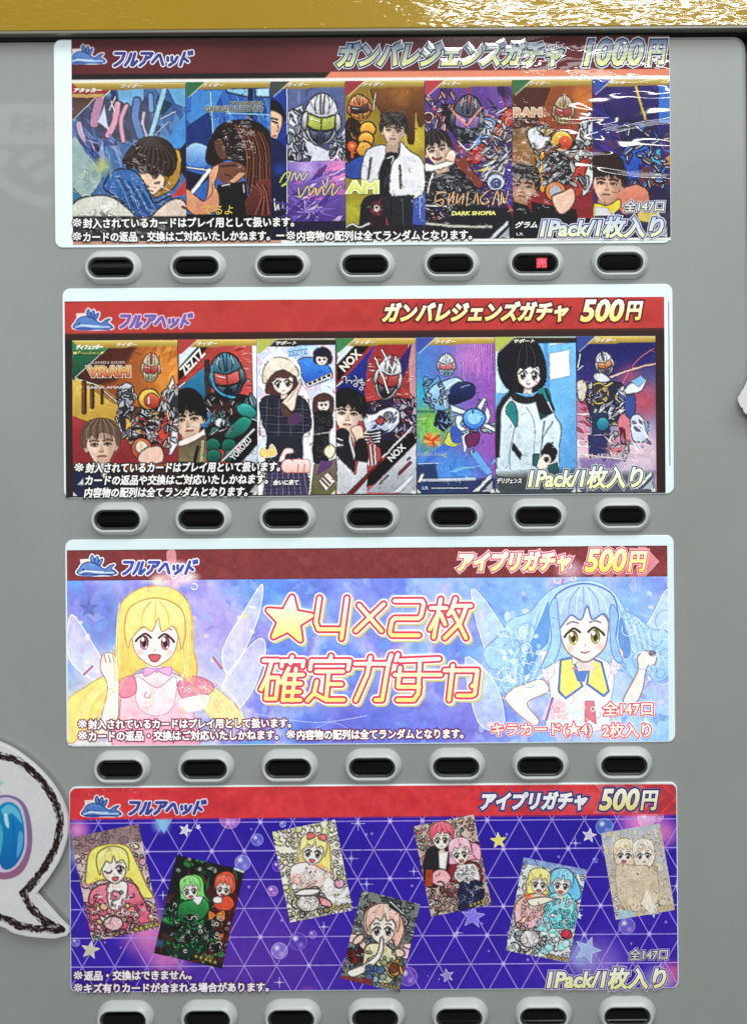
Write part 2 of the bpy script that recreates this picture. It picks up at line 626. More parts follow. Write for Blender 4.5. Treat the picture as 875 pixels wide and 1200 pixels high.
# ------------------------------------------------------------------ lettering
def glyphs(body, shear, depth, fill):
    cu = bpy.data.curves.new('lettering', 'FONT')
    cu.body = body
    cu.size = 1.0
    cu.shear = shear
    cu.resolution_u = 3
    cu.fill_mode = 'FRONT' if fill else 'NONE'
    cu.bevel_depth = depth
    cu.bevel_resolution = 1
    o = bpy.data.objects.new('lettering', cu)
    COL.objects.link(o)
    dg = bpy.context.evaluated_depsgraph_get()
    me = bpy.data.meshes.new_from_object(o.evaluated_get(dg))
    V = np.zeros(len(me.vertices) * 3, np.float32)
    me.vertices.foreach_get('co', V)
    F = [tuple(p.vertices) for p in me.polygons]
    bpy.data.objects.remove(o)
    bpy.data.curves.remove(cu)
    bpy.data.meshes.remove(me)
    return V.reshape(-1, 3).astype(float), F


def text(name, body, box, parent, mat, fill=(255, 255, 255), bold=0.0, outl=(), shear=0.0, rot=0.0, dep=3.0, label=None, squeeze=1.0):
    """one line of writing fitted to its box (reference units); outl = [(radius, colour)] from the innermost out"""
    V0, F0 = glyphs(body, shear, 0.0, True)
    lo, hi = V0[:, :2].min(0), V0[:, :2].max(0)
    x0, y0, x1, y1 = box
    sx, sy = (x1 - x0 - 2 * bold) / (hi[0] - lo[0]), (y1 - y0 - 2 * bold) / (hi[1] - lo[1])
    sm_ = (sx * sy) ** 0.5
    c = S(((x0 + x1) / 2, (y0 + y1) / 2))
    mid = (lo + hi) / 2
    Vs, Fs, Cs, n = [], [], [], 0
    two = isinstance(fill[0], (tuple, list))

    def put(V, F, colf, dz):
        nonlocal n
        X = (V[:, 0] - mid[0]) * sx
        Y = -(V[:, 1] - mid[1]) * sy
        q = radians(rot)
        P = np.stack([c[0] + X * cos(q) - Y * sin(q), c[1] + X * sin(q) + Y * cos(q)], -1)
        Vs.append(W(P, dep + dz + V[:, 2] * sm_ * 0.02))
        Fs.extend(tuple(i + n for i in fc) for fc in F)
        if two and colf is fill:
            t = np.clip(Y / max(y1 - y0, 1e-6) + 0.5, 0, 1)[:, None]
            Cs.append(lin(np.array(fill[0]) * (1 - t) + np.array(fill[1]) * t))
        else:
            Cs.append(np.tile(lin(colf), (len(V), 1)))
        n += len(V)

    for i, (r_, col) in reversed(list(enumerate(outl))):
        V, F = glyphs(body, shear, (r_ + bold) / sm_, False)
        put(V, F, col, 0.0 - 0.12 * i)
        put(V0, F0, col, 0.0 - 0.12 * i)
    if bold > 0:
        V, F = glyphs(body, shear, bold / sm_, False)
        put(V, F, fill, 0.16)
    put(V0, F0, fill, 0.16)
    o = mesh(name, np.concatenate(Vs), Fs, mat, parent, cols=np.concatenate(Cs))
    if label:
        o["label"] = label
    return o


def notice(body, box, parent, mat, fill, edge, er=1.2, dep=3.6, bold=.4, shear=0.0):
    """small print; the reference mark at its head is drawn finer than the words"""
    x0, y0, x1, y1 = box
    if body[0] == "※":
        w = (y1 - y0) * 1.0
        text("notice_lettering", "※", (x0, y0 + 1, x0 + w - 1, y1 - 1), parent, mat, fill, .12, [(er * .8, edge)], dep=dep)
        body, x0 = body[1:], x0 + w + .6
    return text("notice_lettering", body, (x0, y0, x1, y1), parent, mat, fill, bold, [(er, edge)], shear, dep=dep)


def strokes(name, lines, parent, mat, layers, dep=3.0, shear=0.0, shapes=()):
    """hand drawn lettering: polylines in reference units drawn with a round pen; layers = [(pen radius, colour or pair, dx, dy)] from the back"""
    allp = np.concatenate([np.asarray(l, float) for l in lines] + [np.asarray(p, float) for p in shapes])
    ylo, yhi = allp[:, 1].min(), allp[:, 1].max()
    Vs, Fs, Cs, n, e = [], [], [], 0, 0.0
    t = np.linspace(0, 2 * pi, 13)[:-1]
    for li, (r_, col, dx, dy) in enumerate(layers):
        def put(P, F):
            nonlocal n, e
            P = np.asarray(P, float) + (dx, dy)
            e += 0.0004
            Vs.append(W(S(P), dep + li * 0.25 + e))
            Fs.extend(tuple(i + n for i in fc) for fc in F)
            if isinstance(col[0], (tuple, list)):
                q = np.clip((P[:, 1] - ylo) / (yhi - ylo), 0, 1)[:, None]
                Cs.append(lin(np.array(col[0]) * (1 - q) + np.array(col[1]) * q))
            else:
                Cs.append(np.tile(lin(col), (len(P), 1)))
            n += len(P)
        for p in shapes:
            P = np.asarray(p, float)
            c = P.mean(0)
            m_ = len(P)
            put(np.vstack([P, [c]]), [(i, (i + 1) % m_, m_) for i in range(m_)])
        loops = [list(l) for l in lines] + [list(p) + [p[0]] for p in shapes]
        for l in loops:
            for (a, b_) in zip(l[:-1], l[1:]):
                a, b_ = np.array(a, float), np.array(b_, float)
                d = (b_ - a) / max(np.linalg.norm(b_ - a), 1e-6)
                nn = np.array((-d[1], d[0])) * r_
                put([a + nn, b_ + nn, b_ - nn, a - nn], [(0, 1, 2, 3)])
                for q in (a, b_):
                    put(np.stack([q[0] + r_ * np.cos(t), q[1] + r_ * np.sin(t)], 1), [tuple(range(12))])
    return mesh(name, np.concatenate(Vs), Fs, mat, parent, cols=np.concatenate(Cs))

# ------------------------------------------------------------------ figures for the printed pictures (generic people, not anybody)
def loc(x, y, s, tilt=0, flip=1):
    q = radians(tilt)

    def f_(*pts):
        P = np.asarray(pts, float).reshape(-1, 2) * (s * flip, s)
        return np.stack([x + P[:, 0] * cos(q) - P[:, 1] * sin(q), y + P[:, 0] * sin(q) + P[:, 1] * cos(q)], 1)
    return f_


def dk(c, f_=0.7):
    return tuple(v * f_ for v in c)


def lt(c, f_=0.4):
    return tuple(v + (255 - v) * f_ for v in c)


def man(c, x, y, s, hair=(42, 34, 34), skin=(226, 190, 165), tilt=0, flip=1, part=0.12, long=0.0):
    L = loc(x, y, s, tilt, flip)
    c.sm(L((-.47, .12 + long), (-.53, -.2), (-.38, -.56), (0, -.68), (.38, -.56), (.53, -.2), (.47, .12 + long), (.2, .1), (-.2, .1)), dk(hair, .8))
    c.po(L((-.2, .25), (.2, .25), (.24, .8), (-.24, .8)), dk(skin, .78))
    c.el(*L((-.38, .08))[0], .07 * s, .12 * s, dk(skin, .85)).el(*L((.38, .08))[0], .07 * s, .12 * s, dk(skin, .8))
    face = L((-.35, -.3), (-.355, .05), (-.27, .32), (-.1, .51), (.1, .51), (.27, .32), (.355, .05), (.35, -.3), (0, -.42))
    c.sm(face, (lt(skin, .12), dk(skin, .9)), ang=20)
    c.sm(L((.06, -.3), (.35, -.3), (.36, .05), (.28, .32), (.1, .51), (.2, .25)), dk(skin, .72), .55, soft=s * .16)
    c.sm(L((-.35, -.3), (.35, -.3), (.3, -.14), (-.3, -.14)), dk(skin, .6), .5, soft=s * .12)
    c.sm(L((-.14, .36), (.14, .36), (.1, .5), (-.1, .5)), dk(skin, .8), .5, soft=s * .08)
    c.glow(*L((-.2, .16))[0], s * .13, lt(skin, .35), .6)
    for sx in (-1, 1):
        c.el(*L((sx * .17, -.015))[0], s * .11, s * .07, dk(skin, .62), .55, rot=tilt, soft=s * .06)
        c.ln(L((sx * .28, -.085), (sx * .18, -.12), (sx * .07, -.09)), dk(hair, .9), s * .05, .8)
        c.el(*L((sx * .17, .012))[0], s * .062, s * .024, (206, 196, 190), .85, rot=tilt)
        c.el(*L((sx * .168, .01))[0], s * .03, s * .03, (30, 22, 22))
        c.ln(L((sx * .25, .012), (sx * .17, -.022), (sx * .09, .008)), (36, 24, 24), s * .026, .85)
    c.sm(L((.0, -.05), (.06, .16), (.0, .19), (-.03, .16)), dk(skin, .7), .5, soft=s * .05)
    c.ln(L((-.05, .185), (.0, .2), (.05, .185)), dk(skin, .55), s * .022, .8)
    c.ln(L((-.1, .315), (0, .305), (.1, .315)), (140, 76, 74), s * .035, .85)
    c.ln(L((-.06, .345), (.06, .345)), (200, 134, 124), s * .03, .6)
    c.sm(L((-.42, .1), (-.5, -.2), (-.36, -.56), (0, -.68), (.38, -.56), (.5, -.2), (.42, .1), (.37, -.12), (.3, -.22), (part + .1, -.3), (part, -.12), (part - .12, -.26), (-.12, -.14), (-.24, -.24), (-.36, -.08)), hair)
    for i in range(11):
        a = -.46 + .092 * i
        c.ln(L((a * .4 + .02, -.63), (a * .9, -.42), (a * 1.0, -.16 + .1 * abs(a))), lt(hair, .22) if i % 2 else dk(hair, .6), s * .026, .6)
    return c


def girl(c, x, y, s, hair, eye=(120, 50, 60), skin=(250, 228, 216), tilt=0, flip=1, wink=False, mouth=True, line=(120, 70, 70), lw=None, outline=True):
    L = loc(x, y, s, tilt, flip)
    lw = lw or s * .02
    ln_ = line if outline else None
    c.po(L((-.12, .35), (.12, .35), (.15, .68), (-.15, .68)), dk(skin, .9))
    c.sm(L((-.4, -.25), (-.41, .08), (-.32, .32), (-.1, .49), (0, .52), (.1, .49), (.32, .32), (.41, .08), (.4, -.25), (0, -.45)), skin, line=ln_, lw=lw)
    for sx in (-1, 1):
        ex, ey = sx * .2, .08
        c.glow(*L((sx * .27, .26))[0], s * .12, (245, 170, 165), .6)
        if wink and sx < 0:
            c.ln(L((ex - .13, ey - .03), (ex, ey + .05), (ex + .12, ey - .01)), dk(eye, .5), s * .04)
            continue
        c.el(*L((ex, ey))[0], s * .105, s * .15, (252, 248, 248), rot=tilt)
        c.el(*L((ex * .97, ey + .005))[0], s * .085, s * .135, (dk(eye, .55), lt(eye, .35)), rot=tilt)
        c.el(*L((ex * .97, ey + .02))[0], s * .038, s * .065, dk(eye, .3))
        c.el(*L((ex * .97 - .03, ey - .06))[0], s * .032, s * .042, (255, 255, 255))
        c.el(*L((ex * .97 + .035, ey + .08))[0], s * .018, s * .022, (255, 240, 240), .8)
        c.ln(L((sx * .075, ey - .09), (sx * .18, ey - .16), (sx * .3, ey - .08), (sx * .35, ey - .02)), dk(eye, .4), s * .04)
        c.ln(L((sx * .1, ey - .25), (sx * .2, ey - .28), (sx * .3, ey - .24)), dk(hair, .62), s * .022)
    c.ln(L((0, .2), (.012, .24)), dk(skin, .75), s * .02)
    if mouth:
        c.sm(L((-.1, .31), (.1, .31), (.06, .41), (0, .43), (-.06, .41)), (205, 85, 95), line=(150, 60, 70), lw=lw)
    else:
        c.ln(L((-.07, .34), (0, .36), (.07, .34)), (175, 95, 95), s * .022)
    return c


def fringe(c, x, y, s, hair, tilt=0, flip=1, line=None, lw=None, cut=.0):
    L = loc(x, y, s, tilt, flip)
    c.sm(L((-.46, .2), (-.52, -.15), (-.42, -.5), (0, -.66), (.42, -.5), (.52, -.15), (.46, .2), (.4, -.02), (.3, -.18), (.12, -.12 + cut), (.05, -.34 + cut), (-.05, -.12 + cut), (-.2, -.2 + cut), (-.3, -.08), (-.4, .05)), (lt(hair, .18), dk(hair, .93)), line=line or dk(hair, .55), lw=lw or s * .022)
    for i in range(7):
        a = -.36 + .12 * i
        c.ln(L((a * .3, -.6), (a * .85, -.42), (a, -.2)), dk(hair, .8) if i % 2 else lt(hair, .5), s * .02, .7)
    return c


def helmet(c, x, y, rx, ry, shell, face, visor, tilt=0, trim=(230, 230, 235)):
    """a plain closed crash helmet with one straight visor"""
    c.el(x, y, rx, ry, (lt(shell, .3), dk(shell, .7)), rot=tilt, line=dk(shell, .35), lw=rx * .08)
    L = loc(x, y, 1.0, tilt)
    c.sm(L((-rx * .72, ry * .1), (rx * .72, ry * .1), (rx * .6, ry * .62), (rx * .2, ry * .93), (-rx * .2, ry * .93), (-rx * .6, ry * .62)), (dk(face, 1.2), dk(face, .7)))
    c.sm(L((-rx * .8, -ry * .18), (0, -ry * .06), (rx * .8, -ry * .18), (rx * .72, ry * .3), (0, ry * .42), (-rx * .72, ry * .3)), (lt(visor, .25), dk(visor, .8)), line=dk(face, .4), lw=rx * .07)
    c.ln(L((-rx * .6, -ry * .02), (-rx * .1, ry * .08)), lt(visor, .7), rx * .08, .8)
    c.ln(L((-rx * .55, -ry * .62), (0, -ry * .8), (rx * .5, -ry * .62)), trim, rx * .08, .8)
    for sx in (-1, 1):
        c.sm(L((sx * rx * .78, -ry * .25), (sx * rx * 1.06, -ry * .12), (sx * rx * 1.08, ry * .3), (sx * rx * .8, ry * .42)), (lt(shell, .45), dk(shell, .55)), line=(24, 22, 30), lw=rx * .06)
        c.po(L((sx * rx * .12, ry * .5), (sx * rx * .62, ry * .38), (sx * rx * .5, ry * .7), (sx * rx * .16, ry * .86)), (lt(face, .35), dk(face, .6)), line=(20, 18, 24), lw=rx * .05)
        c.ln(L((sx * rx * .3, -ry * .9), (sx * rx * .42, -ry * .55), (sx * rx * .3, -ry * .2)), dk(shell, .4), rx * .06)
        c.ln(L((sx * rx * .36, -ry * .84), (sx * rx * .48, -ry * .5)), lt(shell, .75), rx * .05, .9)
    c.po(L((-rx * .12, -ry * 1.0), (rx * .12, -ry * 1.0), (rx * .07, -ry * .2), (-rx * .07, -ry * .2)), (trim, dk(shell, .6)), line=(30, 28, 36), lw=rx * .05)
    c.ln(L((0, -ry * .08), (0, ry * .4)), dk(visor, .45), rx * .06)
    for i in (-1, 0, 1):
        c.ln(L((i * rx * .22, ry * .58), (i * rx * .2, ry * .78)), dk(face, .45), rx * .07)
    return c


def whale(c, x, y, w):
    """the shop's little blue whale emblem"""
    c.src(x - 105 * w / 185, y - 110 * w / 185, 185 / w)
    parts = [[(110, 212), (112, 182), (130, 160), (168, 151), (202, 164), (236, 186), (262, 170), (286, 164), (270, 184), (289, 196), (283, 213)],
             [(176, 156), (166, 136), (174, 116), (184, 132), (190, 154)], [(188, 156), (190, 134), (202, 122), (206, 140), (200, 160)], [(200, 164), (208, 146), (226, 134), (224, 152), (212, 168)]]
    for p in parts:
        c.sm(p, (235, 238, 250), line=(238, 240, 250), lw=17)
    c.po([(116, 140), (154, 138), (154, 154), (118, 156)], (240, 215, 205), line=(240, 225, 220), lw=6)
    for p in parts:
        c.sm(p, ((96, 140, 205), (74, 108, 178)), line=(38, 52, 118), lw=5)
    c.ln([(112, 206), (150, 198), (200, 205), (280, 205)], (170, 200, 235), 9)
    c.ln([(136, 196), (230, 200)], (235, 240, 250), 7, .7)
    c.el(130, 188, 4, 5, (30, 35, 80))
    c.ln([(112, 216), (160, 221), (220, 216), (280, 219)], (60, 90, 170), 6)
    return c.src(0, 0, 1)


def banner(c, x0, x1, y, corner, strip=((205, 180, 90), (130, 105, 40)), z=1.0):
    """coloured corner and gold strip along the top edge of a card"""
    c.po([(x0, y), (x1, y), (x1, y + 7), (x0 + (x1 - x0) * .55, y + 7.5), (x0 + (x1 - x0) * .48, y + 9), (x0 + 8, y + 9)], strip)
    c.ln([(x0, y + .5), (x1, y + .5)], (235, 222, 160), 1.1, .8, smooth=False)
    if corner:
        c.po([(x0, y), (x0 + 22, y), (x0 + 3, y + 17), (x0, y + 17)], corner)
        c.ln([(x0 + 23, y), (x0 + 3, y + 18)], (240, 235, 220), 1.2, .7)
    return c


def chevrons(c, x, y):
    """two pale slashes in the lower corner of a card"""
    c.po([(x - 26, y), (x - 5, y - 20), (x - 3, y - 20), (x - 3, y - 16), (x - 19, y)], (205, 210, 218))
    c.po([(x - 15, y), (x - 2, y - 13), (x - 2, y - 3), (x - 5, y)], (165, 172, 182))
    c.po([(x - 2, y - 4), (x - 2, y), (x - 6, y)], (235, 235, 235))
    return c


# ------------------------------------------------------------------ the vending machine
mach = thing("vending_machine", "grey card vending machine front with oval selection buttons and a gold top trim", "vending machine", tuple(W(S((437.5, 1900)))))


def box_part(name, x0, y0, x1, y1, d0, d1, mat, r=3, bev=2.0, parent=mach):
    """slab on the machine front between depths d0 (back) and d1 (front), edges eased"""
    cx, cy, w, h = (x0 + x1) / 2, (y0 + y1) / 2, x1 - x0, y1 - y0
    R = [rrect(cx, cy, w, h, r), rrect(cx, cy, w, h, r), rrect(cx, cy, w - bev * .6, h - bev * .6, max(r - bev * .3, .2)), rrect(cx, cy, w - bev * 2, h - bev * 2, max(r - bev, .1))]
    V, F = loft(R, [d0, d1 - bev, d1 - bev * .35, d1], True, True)
    return mesh(name, V, F, mat, parent)


TOP = S((437.5, 45.0))[1]
box_part("front_panel", -420, TOP, S((876, 500))[0] + 1.5, 2000, -40, 0, M_PANEL, 16, 5)
box_part("cabinet_body", -440, -520, 960, 2000, -900, -42, M_BODY, 4, 2)
box_part("gap_shade_strip", -420, TOP - 14, 940, TOP - .3, -41, -3, M_GAP, 1, .5)  # dark strip put in as the shadowed gap between trim and panel
GY = S((437.5, 40.6))[1]
box_part("trim_lip", -420, GY - 18, 945, GY, -40, 20.5, M_LIP, 1.2, .8)
box_part("gold_trim", -422, -510, 947, GY - 3.2, -39, 21.5, M_GOLD, 1.5, 1.0)

ROWS = [(133.2, 313.6, 98.7), (140.4, 607.8, 98.0), (143.7, 899.0, 97.8), (147.3, 1191.6, 97.8)]
proto = None
for ri, (bx, by, pitch) in enumerate(ROWS):
    for ci in range(7):
        slope = -0.95 if ri == 0 else -0.8
        c0 = S((bx + pitch * ci, by + slope * ci))
        org = W(c0)
        if proto is None:
            prof = [(67.5, 39.5, 0), (67.5, 39.5, 1.2), (66.0, 38.0, 3.2), (60.0, 30.5, 9.2), (57.6, 27.6, 10.4), (55.6, 25.4, 10.6), (54.2, 23.8, 10.0), (53.6, 23.2, 8.6), (53.0, 22.6, 3.0)]
            V, F = loft([rrect(c0[0], c0[1], w, h, h / 2 - .01, 10) for w, h, d in prof], [p[2] for p in prof], False)
            hb = mesh("button_housing", V, F, M_BEZEL, mach, smooth=True)
            prof = [(53.4, 23.0, 7.6), (52.0, 21.6, 8.0), (48.4, 18.2, 7.2), (47.6, 17.4, 4.0)]
            V, F = loft([rrect(c0[0], c0[1], w, h, h / 2 - .01, 10) for w, h, d in prof], [p[2] for p in prof], False)
            rg = mesh("button_ring", V, F, M_RING, hb, smooth=True)
            # smoked window: two shallow ridges along a slightly domed pane
            P, Fw = [], []
            prof_y = [(-10, 4.0), (-7.2, 5.0), (-6.0, 6.6), (-5.0, 6.7), (-4.2, 5.8), (0, 6.1), (4.2, 5.8), (5.0, 6.7), (6.0, 6.6), (7.2, 5.0), (10, 4.0)]
            for yy, dd in prof_y:
                hw = 24.5 - max(0, abs(yy) - 3) * .75
                P += [W((c0[0] - hw, c0[1] + yy), dd), W((c0[0] + hw, c0[1] + yy), dd)]
            Fw = [(2 * i, 2 * i + 1, 2 * i + 3, 2 * i + 2) for i in range(len(prof_y) - 1)]
            wn = mesh("button_window", np.array(P), Fw, M_WIN, hb)
            # keep each mesh's origin at the button so that copies only need a location
            for o in (hb,):
                me = o.data
                me.transform(Matrix.Translation(-(Vector(org) - Vector(mach.location))))
                o.location = Vector(org) - Vector(mach.location)
            for o in (rg, wn):
                o.data.transform(Matrix.Translation(-(Vector(org) - Vector(mach.location))))
            proto = (hb, rg, wn)
            h = hb
        else:
            h = proto[0].copy()
            COL.objects.link(h)
            h.parent = mach
            h.location = Vector(org) - Vector(mach.location)
            for q in proto[1:]:
                k = q.copy()
                COL.objects.link(k)
                k.parent = h
        if ri == 0 and ci == 5:
            h["label"] = "button housing with a red lit sold out character in its window"
            lit_housing = h
            lit = c0
# the one lit character: dot-matrix red
p0 = lit + (7.6, -.6)
V = []
F = []
for (ax, ay, w, hh) in ((0, 0, 12.4, 12.0),):
    V += [W(p0 + (ax - w / 2, ay - hh / 2), 7.0), W(p0 + (ax + w / 2, ay - hh / 2), 7.0), W(p0 + (ax + w / 2, ay + hh / 2), 7.0), W(p0 + (ax - w / 2, ay + hh / 2), 7.0)]
mesh("lamp_glow", np.array(V), [(0, 1, 2, 3)], M_LED2, lit_housing)
cpx = np.array([CX, CY]) + [(lit + (7.6, -.6) - (CX, CY))[0] * cos(TH) + (lit + (7.6, -.6) - (CX, CY))[1] * sin(TH), -(lit + (7.6, -.6) - (CX, CY))[0] * sin(TH) + (lit + (7.6, -.6) - (CX, CY))[1] * cos(TH)]
text("sold_out_character", "売", (cpx[0] - 5.6, cpx[1] - 5.2, cpx[0] + 5.6, cpx[1] + 5.2), lit_housing, M_LED, dep=7.3, bold=.25)


# ------------------------------------------------------------------ posters
def poster(label, cx, cy, w, h, parent_name="price_poster"):
    return thing(parent_name, label, "poster", tuple(W(S((cx, cy + h / 2)))), "price posters on the vending machine")


def pocket(parent, cx, cy, w, h, r=9, d=2.0):
    c = S((cx, cy))
    R = [rrect(c[0], c[1], w, h, r), rrect(c[0], c[1], w, h, r), rrect(c[0], c[1], w - 1.2, h - 1.2, r - .6)]
    V, F = loft(R, [0, d - .5, d])
    return mesh("acrylic_backing", V, F, M_POCKET, parent)


WHITE = (245, 244, 242)
NAVY = (38, 40, 96)
TITLE1 = ((112, 132, 172), (240, 240, 150))

SHOP = [[[(0, .02), (.88, .02), (.8, .55), (.5, .85), (.25, .98)]],
        [[(.26, .06), (.2, .6), (0, .96)], [(.62, .04), (.58, .94), (.74, .94), (1, .62)]],
        [[(0, .04), (1, .04), (.86, .32), (.62, .42)], [(.52, .3), (.44, .72), (.14, .98)]],
        [[(-.02, .74), (.36, .18), (.52, .18), (1.04, .92)]],
        [[(.06, .36), (.16, .62)], [(.44, .32), (.52, .58)], [(.96, .34), (.84, .7), (.42, .98)]],
        [[(.3, .02), (.2, .98)], [(.28, .38), (.82, .68)], [(.68, -.04), (.76, .14)], [(.94, -.08), (1.02, .1)]]]


def shop_letters(box, parent, mat, ink, edge):
    x0, y0, x1, y1 = box
    n_, h_ = len(SHOP), y1 - y0
    sl = h_ * .28
    w_ = (x1 - x0 - sl) / n_
    ls = []
    for i_, g_ in enumerate(SHOP):
        for l_ in g_:
            ls.append([(x0 + w_ * (i_ + .06 + .8 * u) + sl * (1 - v), y0 + v * h_ - (i_ - 2.5) * w_ * .0078) for u, v in l_])
    return strokes("shop_lettering", ls, parent, mat, [(3.1, edge, 0, 0), (1.75, ink, 0, 0)], 3.0)


# ---- poster 1
p1 = poster("price poster topped by a dark maroon band priced 1000 yen, under the gold trim", 424.8, 165.5, 719, 243)
pocket(p1, 424.8, 165.8, 720, 243.5)
c = Print(435, 164.2, 698.5, 240, 0, 1.25, (92, 34, 38), 11)
c.mottle([(84, 30, 34), (96, 36, 40), (104, 42, 46)], 60, .8)
c.po([(80, 40), (790, 34), (790, 50), (80, 55)], (72, 22, 30), .6, soft=6)
c.po([(80, 87.5), (386, 85.2), (380, 93), (80, 95)], (28, 20, 22))
c.po([(388, 84.5), (790, 81), (790, 90.5), (380, 93.5)], (222, 132, 104))
c.po([(80, 94), (790, 88.8), (790, 94.6), (80, 99)], (236, 232, 230))
c.po([(80, 282.5), (790, 277), (790, 300), (80, 300)], (200, 150, 132))
c.po([(330, 281), (790, 277), (790, 300), (330, 300)], (238, 236, 232))
for i in range(4):
    c.po([(392 + 28 * i, 285.0 - .2 * i), (408 + 28 * i, 284.9 - .2 * i), (407 + 28 * i, 287.4 - .2 * i), (391 + 28 * i, 287.6 - .2 * i)], (28, 22, 24))
c.ln([(505, 284.6), (778, 282.2)], (24, 20, 24), 1.6)
whale(c, 84, 52, 39)
c.sheet("print_sheet", p1, M_WRINK, 2.4)
shop_letters((131.5, 62.5, 228.5, 77.5), p1, M_WRINK, (58, 62, 138), (240, 236, 244))
text("title_lettering", "ガンバレジェンズガチャ", (395, 49.5, 660, 79.5), p1, M_WRINK, TITLE1, 1.4, [(1.5, (30, 32, 76)), (2.5, (214, 216, 232))], .3, -.0, dep=3.2)
text("price_lettering", "1000", (683, 46.5, 754, 78), p1, M_WRINK, TITLE1, 1.1, [(1.5, (34, 36, 84)), (2.8, (214, 216, 232))], .25, dep=3.2)
text("price_lettering", "円", (757, 47.5, 781, 76), p1, M_WRINK, TITLE1, 1.1, [(1.5, (34, 36, 84)), (2.8, (214, 216, 232))], .22, dep=3.2)
for s_, bx_ in (("※封入されているカードはプレイ用として扱います。", (86.5, 255, 345.5, 267)), ("※カードの返品・交換はご対応いたしかねます。ー", (86.5, 271, 334, 283)), ("※内容物の配列は全てランダムとなります。", (336, 270, 553, 282))):
    notice(s_, bx_, p1, M_WRINK, WHITE, (22, 18, 22))
text("count_lettering", "全147口", (731, 235, 778, 248), p1, M_WRINK, ((220, 226, 245), (238, 238, 190)), .2, [(1.0, (60, 60, 100)), (1.8, (205, 205, 220))], .12, dep=3.6)
text("count_lettering", "1Pack/1枚入り", (632, 254, 777, 279), p1, M_WRINK, ((190, 205, 245), (246, 246, 190)), 1.0, [(1.2, (40, 40, 90)), (2.3, (205, 208, 228))], .22, dep=3.6)


def card1(x0, x1, seed, base, o=(80, 90), z=5.833):
    yt = lambda x: 97.2 - (x - 86) * .0066
    xm = (x0 + x1) / 2
    c = Print(xm, yt(xm) + 92.9, x1 - x0 - .6, 185.5, 0, 1.5, base, seed)
    return c.src(o[0], o[1], z)


def done1(c, x0, x1, corner, word="ライダー", mat=M_WRINK, par=None, tw=26):
    c.src(0, 0, 1)
    c.detail(380, 5.0, .22, 8, .35).tone(1.24, .92, .93).crisp(2, .8, .3)
    y = 97.2 - (x0 - 86) * .0066
    banner(c, x0 + .3, x1 - .3, y, corner)
    o = c.sheet("card_picture", par or p1, mat, 2.8, .05)
    xa = x0 + (20 if x1 - x0 < 110 else 57)
    text("card_lettering", word, (xa, y + 1.8, xa + tw, y + 6.4), o, mat, (240, 236, 225), .15, (), .4, dep=3.2)
    return o


# card 1: man in a blue jacket, blue and pink blades behind
c = card1(86, 219, 21, (74, 110, 164))
c.shards(35, 60, 810, 560, [(60, 90, 150), (100, 150, 200), (40, 44, 84), (130, 150, 195)], 70, 130, .7, ang=75)
c.po([(150, 150), (560, 140), (600, 430), (200, 430)], (46, 46, 80), .75, soft=30)
c.po([(345, 85), (525, 85), (525, 160), (440, 205), (350, 165)], (110, 165, 205))
c.po([(685, 80), (812, 75), (812, 210), (740, 190)], (104, 164, 206)).po([(620, 130), (720, 190), (660, 260), (600, 250)], (38, 66, 88))
for pts, col, w in (([(230, 130), (200, 240), (185, 320)], (178, 126, 162), 60), ([(345, 190), (325, 310), (280, 400)], (214, 150, 176), 42), ([(405, 200), (368, 300), (384, 440)], (205, 152, 176), 30), ([(525, 250), (515, 330), (540, 400)], (190, 176, 206), 24), ([(480, 165), (465, 280), (500, 400)], (90, 126, 186), 48), ([(80, 330), (120, 440), (250, 560)], (188, 160, 196), 44), ([(570, 130), (575, 230)], (110, 150, 205), 34)):
    c.ln(pts, dk(col, .45), w + 12).ln(pts, col, w)
c.po([(255, 190), (285, 370), (210, 312)], (196, 204, 226)).ln([(300, 170), (325, 240)], (235, 235, 240), 9).ln([(330, 140), (290, 230)], (225, 220, 230), 9)
c.ln([(668, 75), (570, 410)], (150, 194, 220), 34).ln([(640, 290), (740, 240)], (170, 180, 205), 12).ln([(600, 400), (690, 310)], (150, 160, 170), 12)
c.po([(700, 420), (812, 230), (812, 470), (730, 500)], (76, 146, 214)).po([(770, 500), (812, 450), (812, 700), (780, 650)], (40, 40, 52))
c.shards(60, 420, 330, 620, [(50, 70, 130), (150, 160, 205), (90, 120, 190), (60, 50, 80)], 26, 80, .8, ang=50)
c.sm([(35, 420), (130, 520), (235, 660), (200, 760), (110, 850), (35, 860)], (154, 178, 174), .95).glow(240, 610, 90, (176, 188, 112), .9)
c.po([(35, 750), (110, 830), (60, 880), (35, 870)], (58, 118, 150)).curls(60, 620, 220, 760, [(190, 190, 170), (110, 140, 140)], 10, 40, 6, .6)
c.sm([(690, 520), (768, 505), (778, 640), (740, 745), (650, 810), (590, 825), (610, 720), (690, 640)], ((206, 164, 64), (150, 112, 44)), line=(60, 44, 30), lw=7)
for i in range(5):
    c.ln([(730 - 18 * i, 560 + 30 * i), (700 - 10 * i, 680 + 20 * i), (640, 780)], (112, 82, 38), 7, .7)
c.sm([(495, 640), (645, 670), (668, 720), (612, 795), (570, 802), (515, 730)], (226, 190, 166), line=(120, 80, 66), lw=5).ln([(530, 745), (552, 752)], (40, 30, 30), 11).ln([(600, 730), (630, 724)], (40, 30, 30), 10).ln([(560, 780), (585, 784)], (150, 80, 70), 6)
c.sm([(398, 610), (388, 560), (436, 485), (515, 425), (590, 412), (680, 440), (742, 520), (742, 620), (695, 680), (640, 660), (600, 695), (560, 655), (500, 660), (460, 610), (430, 630)], (60, 44, 42), line=(28, 20, 20), lw=6)
for i in range(16):
    c.ln([(590 + 4 * i - 30, 425 + i), (470 + 17 * i, 520 + 3 * i), (440 + 19 * i, 610 + 3 * (i % 4) * 5)], (96, 74, 66) if i % 2 else (34, 25, 25), 7, .7)
